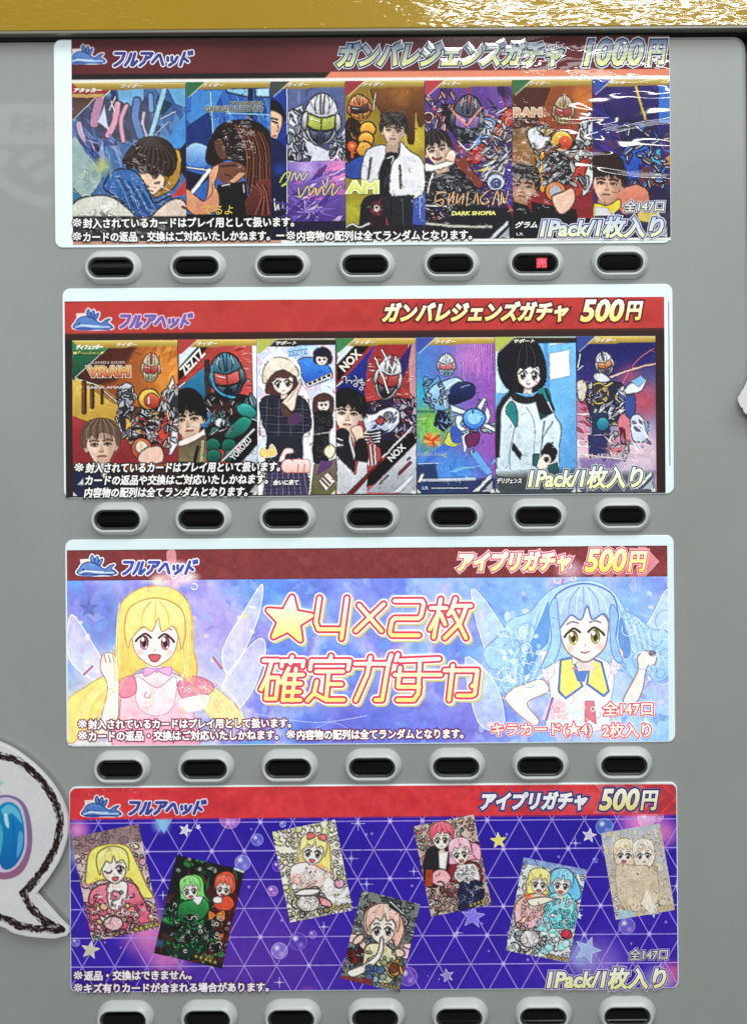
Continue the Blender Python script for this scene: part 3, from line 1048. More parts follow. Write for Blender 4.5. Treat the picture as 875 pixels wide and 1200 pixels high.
c.sm([(250, 745), (330, 640), (470, 650), (560, 790), (600, 862), (712, 815), (660, 925), (570, 960), (440, 970), (390, 870), (300, 800)], ((66, 116, 180), (44, 82, 142)), line=(22, 30, 52), lw=8)
for a in range(7):
    c.ln([(330 + 30 * a, 680 + 12 * a), (390 + 30 * a, 790 + 10 * a), (430 + 28 * a, 900)], (32, 58, 108) if a % 2 else (100, 150, 206), 9, .8)
c.sm([(35, 880), (110, 825), (275, 812), (390, 880), (440, 970), (35, 970)], (206, 206, 196), line=(46, 44, 44), lw=8).curls(80, 850, 380, 950, [(150, 150, 140), (235, 235, 228)], 14, 60, 7, .7)
c.sm([(585, 945), (700, 845), (800, 850), (815, 965), (600, 970)], (216, 196, 182), line=(60, 44, 44), lw=7).po([(710, 825), (812, 700), (812, 805)], (192, 66, 60)).ln([(790, 890), (812, 900)], (150, 60, 50), 14)
c.po([(35, 955), (815, 955), (815, 1130), (35, 1130)], (66, 62, 64)).shards(35, 960, 810, 1120, [(46, 44, 48), (92, 88, 88), (120, 116, 110)], 30, 70, .6, ang=20)
c.po([(35, 140), (196, 140), (35, 300)], (92, 56, 52)).ln([(200, 138), (36, 302)], (220, 200, 190), 5)
c.po([(35, 40), (345, 40), (245, 148), (35, 148)], (168, 52, 56)).po([(35, 118), (265, 118), (240, 146), (35, 146)], (196, 150, 96)).ln([(348, 42), (240, 150)], (240, 222, 196), 7)
o = done1(c, 86, 219, None)
text("card_lettering", "アタッカー", (87.5, 103.5, 121, 109), o, M_WRINK, (246, 236, 230), .35, (), .35, dep=3.2)

# card 2: dark haired man holding a white stick
c = card1(219, 318, 22, (58, 106, 184), (215, 90))
c.shards(25, 60, 597, 560, [(44, 80, 156), (84, 140, 208), (30, 54, 110), (110, 160, 220)], 60, 120, .6, ang=80)
c.po([(60, 100), (275, 95), (180, 300), (50, 340)], (72, 136, 204)).po([(290, 80), (452, 80), (452, 142), (300, 110)], (132, 182, 220), line=(30, 50, 100), lw=8).po([(490, 78), (597, 76), (597, 138), (500, 140)], (160, 204, 232), line=(30, 50, 100), lw=8)
c.po([(452, 78), (480, 78), (480, 300), (436, 300)], (26, 40, 78)).po([(30, 340), (180, 240), (205, 430), (130, 600), (25, 600)], (36, 60, 124)).ln([(190, 110), (212, 440)], (140, 190, 230), 10).ln([(300, 250), (597, 262)], (120, 170, 220), 12)
c.el(100, 540, 92, 90, ((170, 208, 240), (70, 120, 200))).ln([(30, 620), (170, 640)], (230, 240, 250), 10).po([(25, 640), (190, 690), (60, 790), (25, 770)], (36, 34, 56))
c.sm([(160, 580), (178, 450), (250, 335), (370, 296), (480, 302), (560, 345), (602, 430), (602, 840), (480, 770), (420, 690), (400, 610), (300, 570), (240, 620)], (46, 30, 28))
for i in range(16):
    x = 430 + 11 * i
    c.ln([(x - 70 + 2 * i, 330 + 4 * i), (x, 480), (x + 10, 640), (x - 20 + 3 * i, 800)], [(156, 92, 62), (72, 42, 34), (112, 66, 48), (40, 26, 24)][i % 4], 12, .75)
c.sm([(215, 445), (270, 425), (302, 545), (262, 565), (230, 520)], (104, 68, 58), line=(40, 26, 24), lw=5).sm([(248, 592), (392, 590), (432, 660), (345, 742), (262, 722), (238, 665)], (124, 78, 62)).po([(390, 648), (436, 662), (345, 735), (320, 712)], (206, 156, 122)).ln([(262, 612), (380, 606)], (50, 32, 30), 9).ln([(290, 672), (330, 680)], (80, 46, 40), 8)
c.po([(240, 740), (430, 715), (460, 970), (215, 970)], (30, 26, 28)).ln([(270, 745), (320, 735)], (210, 205, 205), 10).ln([(415, 735), (420, 790)], (190, 180, 176), 9)
c.po([(425, 850), (520, 700), (605, 700), (605, 970), (435, 970)], ((122, 62, 52), (84, 42, 42)))
for i in range(6):
    c.ln([(470 + 18 * i, 740), (540 + 8 * i, 800), (500 + 22 * i, 940)], (60, 30, 32) if i % 2 else (168, 100, 84), 9, .7)
c.sm([(25, 765), (140, 850), (172, 765), (182, 650), (244, 598), (246, 660), (220, 735), (248, 800), (242, 905), (130, 950), (25, 900)], ((228, 172, 134), (206, 140, 106)), line=(90, 52, 40), lw=6).ln([(150, 850), (200, 800), (205, 720)], (170, 106, 82), 8)
c.ln([(70, 785), (182, 640)], (238, 238, 242), 27, smooth=False)
c.po([(25, 940), (605, 950), (605, 1130), (25, 1130)], (26, 24, 28)).shards(25, 960, 600, 1120, [(60, 58, 60), (20, 18, 20), (96, 92, 92)], 22, 60, .6, ang=160)
o = done1(c, 219, 318, (46, 104, 62), tw=24)
text("card_lettering", "KAMEN RIDER", (271, 119.5, 309, 122.8), o, M_WRINK, (52, 44, 40), .1, [(.5, (170, 176, 170))], dep=3.2)
text("card_lettering", "GREASE BLIZZARD", (241, 124.5, 309, 131.2), o, M_WRINK, ((120, 116, 92), (64, 56, 40)), .25, [(.5, (180, 190, 190))], dep=3.2)
text("card_lettering", "てるよ", (240, 241, 274, 251.5), o, M_WRINK, (214, 196, 84), .1, (), .15, dep=3.2)

# card 3: white helmeted rider over a violet crystal burst, man at the side
c = card1(318, 405, 23, (88, 106, 152), (320, 90), 4.605)
c.grad((92, 108, 150), (90, 70, 150)).shards(80, 60, 395, 300, [(70, 84, 128), (120, 140, 180)], 14, 70, .6, ang=80)
c.po([(-12, 30), (78, 30), (78, 860), (-12, 860)], ((36, 70, 160), (30, 40, 110)))
c.sm([(-20, 125), (35, 140), (66, 200), (62, 250), (40, 230), (-20, 210)], (20, 18, 22)).sm([(-20, 195), (44, 205), (52, 250), (36, 300), (12, 352), (-20, 360)], (222, 182, 156)).ln([(0, 240), (24, 250)], (50, 36, 34), 8).ln([(28, 262), (34, 288), (22, 296)], (160, 110, 92), 5).ln([(4, 322), (20, 320)], (150, 84, 80), 6).ln([(-5, 226), (24, 232)], (30, 24, 24), 8)
c.sm([(-20, 380), (14, 335), (60, 370), (84, 430), (84, 860), (-20, 860)], ((30, 40, 90), (24, 26, 56))).ln([(10, 660), (16, 720), (30, 690), (34, 715)], (220, 225, 240), 8).ln([(55, 680), (56, 710)], (220, 225, 240), 7).glow(40, 500, 60, (50, 90, 190), .6)
c.ln([(79, 60), (79, 860)], (200, 205, 230), 5)
c.po([(84, 190), (160, 150), (190, 330), (300, 400), (396, 262), (396, 470), (84, 470)], (206, 208, 222), line=(60, 62, 86), lw=5)
c.shards(90, 190, 180, 440, [(50, 50, 74), (236, 236, 242), (120, 126, 160)], 22, 40, .9, ang=60).shards(320, 300, 396, 460, [(50, 50, 74), (236, 236, 242), (150, 156, 190)], 18, 40, .9, ang=120)
c.po([(84, 400), (210, 430), (200, 470), (84, 450)], (38, 34, 50)).po([(110, 430), (170, 415), (190, 440), (120, 450)], (230, 230, 236))
c.greeble(90, 190, 180, 440, [(226, 226, 236), (120, 126, 160), (60, 64, 96)], 16, 46, 60).greeble(310, 290, 392, 450, [(230, 230, 240), (130, 136, 170), (60, 64, 96)], 14, 42, 50)
helmet(c, 264, 232, 98, 142, (214, 214, 226), (66, 76, 110), (186, 198, 74), 3)
c.ln([(200, 130), (232, 190), (260, 205)], (160, 160, 180), 6).ln([(330, 125), (300, 190), (268, 205)], (160, 160, 180), 6)
c.po([(84, 460), (396, 452), (396, 860), (84, 860)], ((150, 120, 200), (66, 46, 120)), .92).glow(350, 510, 110, (246, 140, 196), .9).glow(180, 500, 90, (214, 190, 236), .6)
for i in range(26):
    q = radians(i * 14 + 5)
    r_ = 60 + 50 * (i % 3)
    c.po([(190 + 18 * cos(q + 1.5), 720 + 18 * sin(q + 1.5)), (190 + r_ * 1.5 * cos(q), 720 + r_ * sin(q)), (190 - 18 * cos(q + 1.5), 720 - 18 * sin(q + 1.5))], [(206, 180, 236), (126, 96, 186), (90, 62, 150)][i % 3], .85)
c.shards(90, 480, 396, 820, [(226, 206, 244), (110, 84, 180), (200, 110, 190), (70, 50, 130)], 34, 60, .75, ang=-30)
for pts, col in (([(40, 570), (60, 530), (95, 515), (80, 560), (50, 590), (80, 575)], (206, 224, 96)), ([(100, 560), (120, 520), (130, 560), (150, 520), (160, 560), (190, 520)], (232, 214, 190)), ([(140, 600), (150, 650), (190, 590), (200, 640), (230, 600), (240, 640), (270, 590), (280, 640), (330, 570), (320, 640), (370, 590)], (238, 200, 120)), ([(270, 560), (285, 600), (300, 540)], (240, 196, 190))):
    c.ln(pts, (60, 40, 90), 12).ln(pts, col, 7)
c.po([(78, 780), (396, 780), (396, 870), (78, 870)], (34, 28, 52), .85)
done1(c, 318, 405, (60, 66, 60), tw=24)

# card 4: wavy haired man in a white vest, orange rider
c = card1(405, 498, 24, (166, 144, 52), (320, 90), 4.605)
c.grad((150, 120, 46), (158, 150, 54)).glow(760, 330, 120, (214, 192, 70), .8).glow(430, 720, 100, (176, 176, 50), .9)
c.sm([(540, 50), (830, 50), (830, 210), (804, 262), (788, 262), (782, 205), (764, 200), (762, 345), (745, 364), (728, 345), (722, 250), (690, 205), (600, 210)], ((142, 92, 46), (70, 40, 26)), line=(60, 36, 22), lw=4).glow(690, 110, 80, (176, 120, 64), .6)
c.sm([(397, 240), (470, 250), (520, 440), (397, 450)], (44, 34, 34)).shards(400, 250, 520, 430, [(84, 50, 40), (220, 160, 70), (30, 24, 26)], 14, 36, .9, ang=70)
helmet(c, 468, 168, 62, 72, (214, 104, 48), (222, 150, 56), (60, 34, 34), -8, (240, 200, 120))
for (x, y) in ((512, 285), (502, 340), (494, 392)):
    c.el(x, y, 44, 42, ((244, 190, 84), (196, 130, 44)), rot=-20, line=(70, 44, 24), lw=6)
c.el(428, 374, 30, 30, (214, 92, 54), line=(80, 30, 24), lw=6).el(428, 374, 13, 13, (240, 150, 100)).ln([(540, 180), (556, 90)], (206, 196, 170), 7).po([(420, 400), (440, 400), (436, 440), (420, 440)], (210, 92, 56))
c.sm([(397, 470), (500, 430), (492, 540), (397, 540)], (56, 78, 160), line=(24, 30, 60), lw=5).sm([(755, 500), (812, 470), (824, 860), (742, 860)], ((86, 112, 196), (60, 82, 166)), line=(24, 30, 60), lw=5).ln([(790, 520), (795, 760)], (130, 156, 226), 10)
c.po([(590, 390), (690, 385), (690, 660), (550, 660)], (34, 34, 40)).shards(600, 430, 660, 620, [(60, 60, 68), (20, 20, 24)], 12, 40, .8, ang=80).ln([(615, 440), (650, 430), (640, 470)], (200, 200, 205), 7)
c.sm([(500, 408), (585, 366), (618, 390), (580, 500), (560, 580), (476, 560)], (214, 215, 220), line=(90, 92, 100), lw=5).ln([(530, 440), (515, 550)], (50, 50, 58), 8).sm([(690, 350), (740, 400), (812, 460), (806, 640), (640, 645), (640, 480), (680, 420)], (224, 225, 230), line=(90, 92, 100), lw=5).ln([(685, 480), (690, 600)], (50, 50, 58), 9).glow(770, 500, 40, (244, 244, 246), .8)
c.po([(520, 650), (760, 640), (750, 870), (480, 870)], (44, 44, 50)).ln([(640, 660), (630, 850)], (20, 20, 24), 10).ln([(700, 660), (706, 850)], (70, 70, 78), 8)
man(c, 652, 290, 150, (60, 54, 52), (222, 190, 170), 5)
for i in range(12):
    c.rng.random()
c.blobs(592, 206, 712, 262, [(66, 60, 58), (44, 40, 40), (90, 84, 80)], 26, 17, .75).curls(590, 200, 716, 280, [(40, 36, 36), (104, 96, 92)], 14, 30, 4, .7)
c.sm([(470, 760), (490, 660), (560, 640), (620, 720), (600, 820), (480, 830)], (44, 34, 44)).el(560, 710, 36, 40, (96, 40, 60)).el(560, 712, 18, 22, (220, 190, 190)).shards(470, 660, 620, 800, [(90, 120, 70), (30, 26, 34), (150, 60, 80)], 12, 30, .8)
c.po([(397, 800), (824, 800), (824, 890), (397, 890)], (40, 36, 38), .8).ln([(400, 810), (430, 795), (470, 812), (520, 790)], (226, 226, 226), 9)
o = done1(c, 405, 498, (150, 48, 52), tw=26)
text("card_lettering", "AM", (407, 212, 443, 226.5), o, M_WRINK, ((236, 240, 150), (206, 214, 70)), .9, [(1.2, (250, 250, 225)), (2.0, (120, 124, 40))], dep=3.2)

# card 5: crimson and navy rider, smiling youth
c = card1(498, 600, 25, (72, 46, 98), (490, 90))
c.grad((104, 70, 150), (50, 36, 70)).glow(590, 130, 130, (126, 84, 168), .8).shards(47, 60, 640, 560, [(56, 38, 86), (120, 80, 150), (40, 30, 60), (150, 60, 70)], 40, 110, .6, ang=60)
c.ln([(80, 150), (130, 250), (200, 360)], (196, 90, 90), 24).ln([(70, 140), (110, 200)], (220, 190, 220), 22).el(70, 280, 34, 34, (90, 44, 60), line=(226, 180, 160), lw=8)
c.sm([(160, 190), (260, 230), (250, 380), (180, 330)], (34, 34, 46)).sm([(430, 290), (530, 310), (470, 430), (380, 480)], (120, 150, 205), line=(30, 30, 46), lw=6)
c.sm([(500, 400), (560, 280), (600, 225), (645, 220), (645, 320), (590, 360), (530, 440)], (186, 66, 58), line=(34, 24, 30), lw=10).ln([(560, 400), (590, 330), (620, 260)], (230, 150, 130), 9).ln([(540, 250), (600, 215)], (230, 235, 240), 9)
c.sm([(330, 545), (470, 430), (470, 500), (400, 600)], (172, 50, 46), line=(60, 20, 24), lw=6).shards(340, 450, 470, 590, [(120, 34, 36), (214, 90, 80)], 10, 40, .8, ang=-45)
c.greeble(60, 120, 240, 360, [(150, 60, 70), (90, 80, 140), (206, 150, 160)], 14, 60, 60).greeble(430, 300, 640, 560, [(186, 60, 54), (60, 58, 84), (206, 210, 226)], 22, 62, 50)
helmet(c, 334, 290, 108, 165, (52, 54, 82), (44, 46, 66), (140, 104, 180), 6, (230, 150, 140))
c.ln([(235, 235), (330, 335), (430, 215)], (226, 142, 130), 14, smooth=False).ln([(270, 440), (340, 500), (400, 440)], (220, 228, 240), 9)
c.shards(440, 540, 645, 700, [(196, 200, 214), (44, 40, 54), (120, 70, 90), (226, 226, 232), (200, 180, 120)], 46, 52, .9, ang=-40).sm([(600, 600), (645, 600), (645, 880), (580, 800)], (74, 56, 146)).el(530, 720, 64, 60, (190, 200, 226), line=(30, 28, 40), lw=9).el(530, 730, 36, 34, (70, 74, 130))
c.sm([(245, 570), (325, 555), (370, 640), (446, 730), (400, 760), (300, 660)], (134, 64, 54), line=(50, 26, 26), lw=6)
c.po([(47, 640), (240, 600), (310, 650), (400, 760), (480, 960), (47, 970)], (40, 42, 48)).ln([(100, 665), (65, 790)], (216, 218, 222), 13).shards(120, 640, 300, 800, [(66, 70, 78), (24, 26, 30), (96, 100, 106)], 24, 46, .7, ang=70)
man(c, 128, 500, 205, (54, 46, 46), (238, 204, 184), -14)
c.ln([(100, 556), (130, 570), (160, 556)], (160, 70, 70), 10).sm([(47, 590), (110, 600), (180, 580), (240, 556), (232, 604), (60, 650)], (232, 224, 216), line=(120, 110, 104), lw=5).sm([(180, 560), (220, 500), (256, 520), (244, 580)], (238, 206, 186), line=(150, 100, 84), lw=4)
c.po([(47, 880), (645, 900), (645, 1130), (47, 1130)], (36, 34, 42), .95).ln([(50, 880), (190, 885)], (220, 222, 226), 12).po([(600, 860), (645, 900), (645, 960)], (170, 60, 60)).shards(47, 900, 240, 1000, [(130, 50, 50), (44, 50, 100), (190, 190, 196)], 14, 36, .8, ang=15)
for pts in ([(190, 790), (130, 800), (120, 850), (170, 840), (160, 880), (125, 870)], [(210, 800), (205, 870), (240, 790), (235, 860)], [(270, 800), (262, 870), (310, 800), (300, 870)], [(340, 790), (330, 880)], [(380, 860), (400, 800), (410, 870)], [(480, 780), (425, 830), (440, 870), (480, 860), (470, 830)], [(505, 880), (540, 780), (550, 880)], [(565, 870), (570, 790), (590, 860), (615, 780)]):
    c.ln(pts, (44, 26, 22), 19).ln(pts, (214, 160, 120), 10)
chevrons(c.src(0, 0, 1), 598.5, 279)
c.ln([(500, 262), (530, 265), (575, 266)], (220, 222, 205), 3.4, .85, smooth=False)
o = done1(c, 498, 600, (176, 58, 62), tw=22)
text("card_lettering", "DARK SHOMA", (529, 247.5, 580.5, 252.5), o, M_WRINK, (232, 228, 130), .35, [(.6, (20, 18, 18))], .15, dep=3.2)

# card 6: silver rider with a golden chest disc
c = card1(600, 694, 26, (140, 84, 46), (590, 90), 4.375)
c.grad((150, 86, 44), (140, 46, 52)).po([(46, 30), (250, 30), (150, 300), (46, 330)], (86, 46, 38)).glow(420, 110, 120, (206, 124, 56), .9).po([(46, 500), (465, 470), (465, 720), (46, 720)], (142, 46, 52), .9)
c.po([(46, 270), (180, 250), (190, 470), (46, 480)], (150, 120, 66), .7).sm([(180, 340), (230, 300), (215, 560), (180, 560)], (216, 160, 60))
c.sm([(120, 280), (200, 250), (240, 300), (220, 360), (150, 370)], (204, 206, 212), line=(40, 38, 44), lw=6).sm([(360, 330), (430, 180), (468, 240), (468, 340), (390, 350)], (206, 210, 216), line=(40, 38, 44), lw=6)
c.po([(210, 330), (400, 330), (390, 560), (200, 540)], (46, 42, 48)).shards(200, 320, 460, 560, [(200, 204, 210), (60, 58, 64), (236, 236, 240), (150, 80, 60)], 44, 40, .85, ang=-50).sm([(360, 440), (410, 420), (400, 580), (360, 600)], (186, 66, 50)).sm([(420, 480), (465, 430), (450, 560), (400, 610)], (210, 212, 216), line=(40, 36, 44), lw=5)
c.greeble(130, 250, 230, 470, [(206, 206, 214), (216, 170, 80), (90, 80, 80)], 14, 40, 60).greeble(350, 220, 462, 560, [(220, 222, 228), (80, 78, 90), (176, 70, 54)], 22, 44, 55).greeble(200, 400, 380, 560, [(60, 58, 66), (190, 190, 198), (120, 50, 44)], 18, 36, 30)
helmet(c, 305, 172, 52, 78, (196, 160, 106), (180, 150, 90), (176, 58, 52), 4)
c.el(296, 330, 56, 54, ((236, 200, 90), (180, 136, 44)), line=(70, 50, 30), lw=5).el(312, 340, 36, 36, ((226, 110, 70), (166, 54, 40)))
c.po([(200, 390), (290, 340), (296, 360), (214, 408)], (110, 62, 50))
man(c, 96, 560, 170, (52, 46, 44), (196, 148, 118), 8, -1)
c.po([(46, 640), (120, 660), (170, 730), (46, 760)], (30, 28, 32)).po([(140, 640), (240, 660), (370, 680), (380, 740), (150, 740)], (34, 30, 34))
c.el(264, 588, 54, 52, (206, 126, 66), line=(80, 44, 30), lw=6).el(264, 590, 30, 30, (176, 180, 190)).sm([(244, 620), (300, 590), (352, 570), (366, 630), (330, 690), (280, 700)], (230, 190, 170), line=(110, 70, 60), lw=5)
c.po([(46, 725), (465, 725), (465, 850), (46, 850)], (30, 28, 34))
o = done1(c, 600, 694, (44, 108, 60), tw=24)
text("card_lettering", "RAM", (601.5, 126.5, 634.5, 137.5), o, M_WRINK, ((206, 190, 150), (190, 120, 80)), .7, [(.8, (226, 214, 200))], dep=3.2)
text("card_lettering", "グラム", (603.5, 259.5, 629, 267.5), o, M_WRINK, WHITE, .3, (), .3, dep=3.2)
text("card_lettering", "LR", (605, 272.8, 613, 276), o, M_WRINK, (210, 210, 210), .1, (), dep=3.2)

# card 7: blue rider, youth in a salmon hood
c = card1(694, 784, 27, (58, 50, 116), (590, 90), 4.375)
c.grad((52, 40, 110), (64, 56, 110)).shards(465, 40, 850, 420, [(44, 40, 110), (80, 60, 150), (40, 60, 150), (110, 60, 100)], 34, 90, .6, ang=30)
c.el(650, 130, 140, 112, ((66, 48, 124), (44, 36, 92)), line=(30, 26, 60), lw=6).ln([(672, 40), (700, 140), (736, 245)], (196, 172, 84), 15).po([(786, 20), (850, 20), (850, 245), (790, 235)], (62, 112, 196), line=(30, 40, 90), lw=5).sm([(600, 240), (760, 230), (790, 330), (720, 400), (620, 360)], (44, 40, 84))
c.sm([(596, 390), (690, 325), (766, 420), (690, 560), (610, 490)], ((56, 104, 204), (36, 66, 150)), line=(24, 30, 70), lw=6).po([(735, 390), (800, 370), (800, 450), (740, 430)], (70, 160, 190)).po([(690, 470), (790, 450), (850, 540), (760, 600), (690, 560)], (108, 62, 66)).po([(820, 420), (850, 400), (850, 480), (815, 470)], (200, 130, 70)).shards(600, 300, 850, 580, [(30, 40, 110), (80, 130, 220), (60, 40, 90)], 22, 46, .7)
c.greeble(620, 240, 850, 420, [(60, 70, 160), (56, 90, 180), (50, 40, 100)], 12, 60, 60).greeble(640, 400, 850, 600, [(50, 96, 190), (44, 50, 110), (110, 70, 80)], 18, 44, 40)
c.sm([(560, 610), (680, 550), (764, 620), (760, 720), (640, 720), (585, 680)], ((220, 140, 116), (190, 108, 90)), line=(100, 56, 50), lw=5).sm([(750, 560), (850, 600), (850, 690), (760, 680)], (50, 40, 80))
man(c, 528, 545, 190, (52, 38, 36), (228, 176, 148), 4)
c.sm([(462, 410), (540, 385), (605, 430), (608, 525), (560, 500), (500, 510), (462, 505)], (52, 36, 34), line=(26, 18, 18), lw=4).sm([(465, 650), (530, 660), (592, 626), (584, 690), (465, 725)], (222, 202, 70), line=(110, 90, 40), lw=4).po([(465, 668), (530, 672), (560, 720), (465, 730)], (206, 206, 206)).po([(465, 715), (850, 700), (850, 850), (465, 850)], (58, 48, 82)).po([(640, 690), (850, 690), (850, 760), (640, 760)], (70, 60, 90)).sm([(690, 690), (780, 680), (800, 740), (700, 740)], (206, 186, 96))
chevrons(c.src(0, 0, 1), 783, 277.5)
o = done1(c, 694, 784, (50, 74, 160), tw=24)
text("card_lettering", "SHOMA", (706, 145.5, 724, 149), o, M_WRINK, (150, 150, 190), .1, (), dep=3.2)

# ---- poster 2
p2 = poster("price poster of seven cards on black under a plain bright red band, priced 500 yen", 431.5, 458, 713, 245.5)
pocket(p2, 431.5, 458.2, 713, 245.5)
pl = box_part("sheet_edge", S((783.5, 460))[0] - .5, S((783, 353))[1], S((783.5, 460))[0] + .5, S((787, 545))[1], 0, 2.5, M_LIP, .2, .1, p2)
c = Print(428, 465.2, 700.5, 229.5, 0, 1.25, (42, 24, 24), 31)
c.mottle([(36, 20, 20), (48, 28, 26), (42, 22, 22)], 50, .8)
c.po([(70, 340), (790, 330), (790, 384.5), (70, 391.5)], (184, 54, 50)).mottle([(160, 44, 44), (196, 62, 56), (184, 54, 50), (206, 78, 70)], 26, .35, region=(np.arange(c.ny) < 40 * 1.25)[:, None] * np.ones((c.ny, c.nx)))
c.ln([(78, 353.6), (780, 344.5)], (110, 30, 30), 2.2, .8)
c.po([(70, 391), (790, 384), (790, 391), (70, 399)], (54, 28, 26), .7)
whale(c, 88.5, 361, 43)
c.sheet("print_sheet", p2, M_GLOW, 2.4)
shop_letters((139, 369.5, 228, 383.5), p2, M_GLOW, (112, 92, 168), (228, 190, 206))
T2 = ((252, 252, 250), (250, 226, 120))
text("title_lettering", "ガンバレジェンズガチャ", (448, 353.5, 666, 377.5), p2, M_GLOW, T2, 1.1, [(1.2, (112, 34, 34)), (1.9, (70, 28, 32))], .3, dep=3.2)
text("price_lettering", "500", (679, 350.5, 731, 377), p2, M_GLOW, T2, 1.2, [(1.2, (112, 34, 34)), (1.9, (70, 28, 32))], .25, dep=3.2)
text("price_lettering", "円", (732, 353, 753, 375), p2, M_GLOW, T2, .9, [(1.2, (112, 34, 34)), (1.9, (70, 28, 32))], .22, dep=3.2)
for s_, bx_ in (("※封入されているカードはプレイ用といて扱います。", (89, 541, 329, 553)), ("カードの返品や交換はご対応いたしかねます。", (101, 555.5, 315, 567.5)), ("内容物の配列は全てランダムとなります。", (100, 570, 291, 582))):
    notice(s_, bx_, p2, M_GLOW, WHITE, (22, 18, 20), shear=.18)
text("count_lettering", "1Pack/1枚入り", (618, 546, 753, 572), p2, M_GLOW, ((236, 240, 250), (246, 244, 170)), .9, [(1.2, (60, 66, 84)), (2.0, (196, 206, 214))], .22, dep=3.6)


def card2(x0, x1, seed, base, o, z):
    xm = (x0 + x1) / 2
    c = Print(xm, 398.9 - (xm - 86) * .0085 + 91.3, x1 - x0 - .6, 182.5, 0, 1.5, base, seed)
    return c.src(o[0], o[1], z)


def done2(c, x0, x1, corner, word="ライダー", strip=((226, 198, 92), (150, 120, 44)), tw=24):
    c.src(0, 0, 1)
    c.detail(380, 5.0, .22, 8, .35).tone(1.16, .94, 1.0).crisp(2, .8, .3)
    y = 398.9 - (x0 - 86) * .0085
    banner(c, x0 + .3, x1 - .3, y, corner, strip)
    for sx in (0, 1):
        X = x0 + 1 if sx == 0 else x1 - 1
        c.po([(X, y + 182), (X + (5 if sx == 0 else -5), y + 182), (X, y + 177)], (232, 228, 216))
    o = c.sheet("card_picture", p2, M_GLOW, 2.8, .045)
    xa = x0 + (22 if x1 - x0 < 110 else 52)
    text("card_lettering", word, (xa, y + 2.2, xa + tw, y + 7), o, M_GLOW, (244, 240, 228), .2, (), .4, dep=3.2)
    return o


# card 1: silver and red rider with a golden disc, young man in a navy suit
c = card2(86, 210, 41, (96, 48, 32), (80, 390), 5.833)
c.grad((96, 44, 30), (204, 122, 50), 0).po([(500, 50), (757, 50), (757, 300), (640, 420), (560, 200)], ((190, 106, 44), (226, 156, 70)), .8, soft=60).shards(480, 60, 757, 300, [(240, 180, 90), (150, 76, 34)], 20, 90, .35, ang=-50).po([(35, 50), (480, 80), (330, 330), (200, 360), (35, 320)], (72, 34, 28), .85, soft=30)
c.po([(35, 300), (200, 350), (350, 470), (350, 660), (150, 610), (35, 570)], ((216, 182, 88), (170, 134, 56))).po([(110, 350), (230, 350), (360, 460), (330, 490)], (150, 112, 60)).ln([(35, 300), (210, 360), (350, 480)], (230, 224, 200), 6, smooth=False)
for x, y0, y1, w in ((116, 340, 540, 32), (172, 360, 505, 26), (238, 380, 480, 18)):
    c.ln([(x, y0), (x, y1)], (78, 42, 24), w).ln([(x - 5, y0), (x - 5, y1)], (122, 74, 40), w * .25)
c.po([(35, 570), (150, 616), (360, 640), (757, 560), (757, 900), (35, 900)], ((164, 58, 58), (130, 42, 50)))
c.sm([(345, 395), (390, 345), (445, 360), (455, 470), (390, 520), (345, 480)], ((196, 200, 214), (120, 124, 140)), line=(36, 34, 40), lw=7).ln([(380, 390), (430, 385)], (80, 84, 100), 8).ln([(375, 440), (440, 430)], (236, 238, 242), 10)
c.sm([(350, 510), (410, 490), (425, 600), (400, 700), (360, 640)], (50, 46, 54), line=(220, 220, 226), lw=6).po([(400, 590), (440, 560), (435, 700), (405, 730)], (214, 164, 70))
c.sm([(430, 520), (650, 520), (640, 640), (660, 740), (440, 760), (450, 640)], (42, 36, 42), line=(20, 16, 20), lw=6).shards(440, 540, 640, 740, [(206, 206, 214), (90, 86, 110), (150, 60, 54), (236, 236, 240), (30, 26, 32)], 46, 50, .85, ang=20)
c.po([(610, 640), (700, 590), (690, 760), (640, 790)], (194, 74, 52), line=(70, 26, 24), lw=6).sm([(690, 420), (757, 400), (757, 620), (720, 700), (690, 560)], (52, 50, 58), line=(220, 222, 228), lw=7).po([(715, 620), (757, 560), (757, 760), (715, 830), (690, 840)], (214, 216, 222), line=(40, 38, 44), lw=6)
c.po([(600, 560), (720, 292), (735, 345), (660, 470), (620, 560)], (220, 222, 230), line=(60, 60, 70), lw=6).po([(640, 540), (750, 345), (755, 372), (680, 520)], (178, 182, 194), line=(60, 60, 70), lw=5).po([(440, 545), (540, 460), (560, 480), (450, 570)], (90, 60, 50))
c.greeble(340, 360, 460, 700, [(206, 208, 220), (90, 88, 104), (50, 46, 54)], 18, 52, 55).greeble(660, 400, 752, 820, [(214, 216, 224), (60, 58, 66), (190, 80, 56)], 20, 56, 60).greeble(440, 520, 640, 760, [(60, 54, 62), (190, 190, 200), (150, 60, 54), (214, 170, 90)], 26, 44, 30)
helmet(c, 570, 236, 62, 100, (198, 178, 140), (206, 190, 150), (182, 62, 58), 3, (190, 60, 56))
c.el(560, 452, 76, 72, ((240, 206, 104), (176, 130, 46)), line=(70, 48, 26), lw=7).el(578, 464, 52, 52, ((222, 110, 74), (150, 48, 38)), line=(120, 40, 32), lw=5).ln([(556, 440), (556, 480)], (246, 226, 214), 15)
c.el(508, 790, 72, 74, ((214, 110, 70), (160, 66, 44)), line=(70, 36, 26), lw=7).el(508, 780, 42, 42, (210, 206, 204)).ln([(500, 740), (520, 840)], (230, 190, 110), 14).sm([(490, 830), (560, 780), (640, 780), (650, 880), (500, 890)], (222, 186, 168), line=(110, 70, 60), lw=5)
man(c, 232, 760, 265, (106, 82, 66), (224, 186, 162), -3, part=-.1)
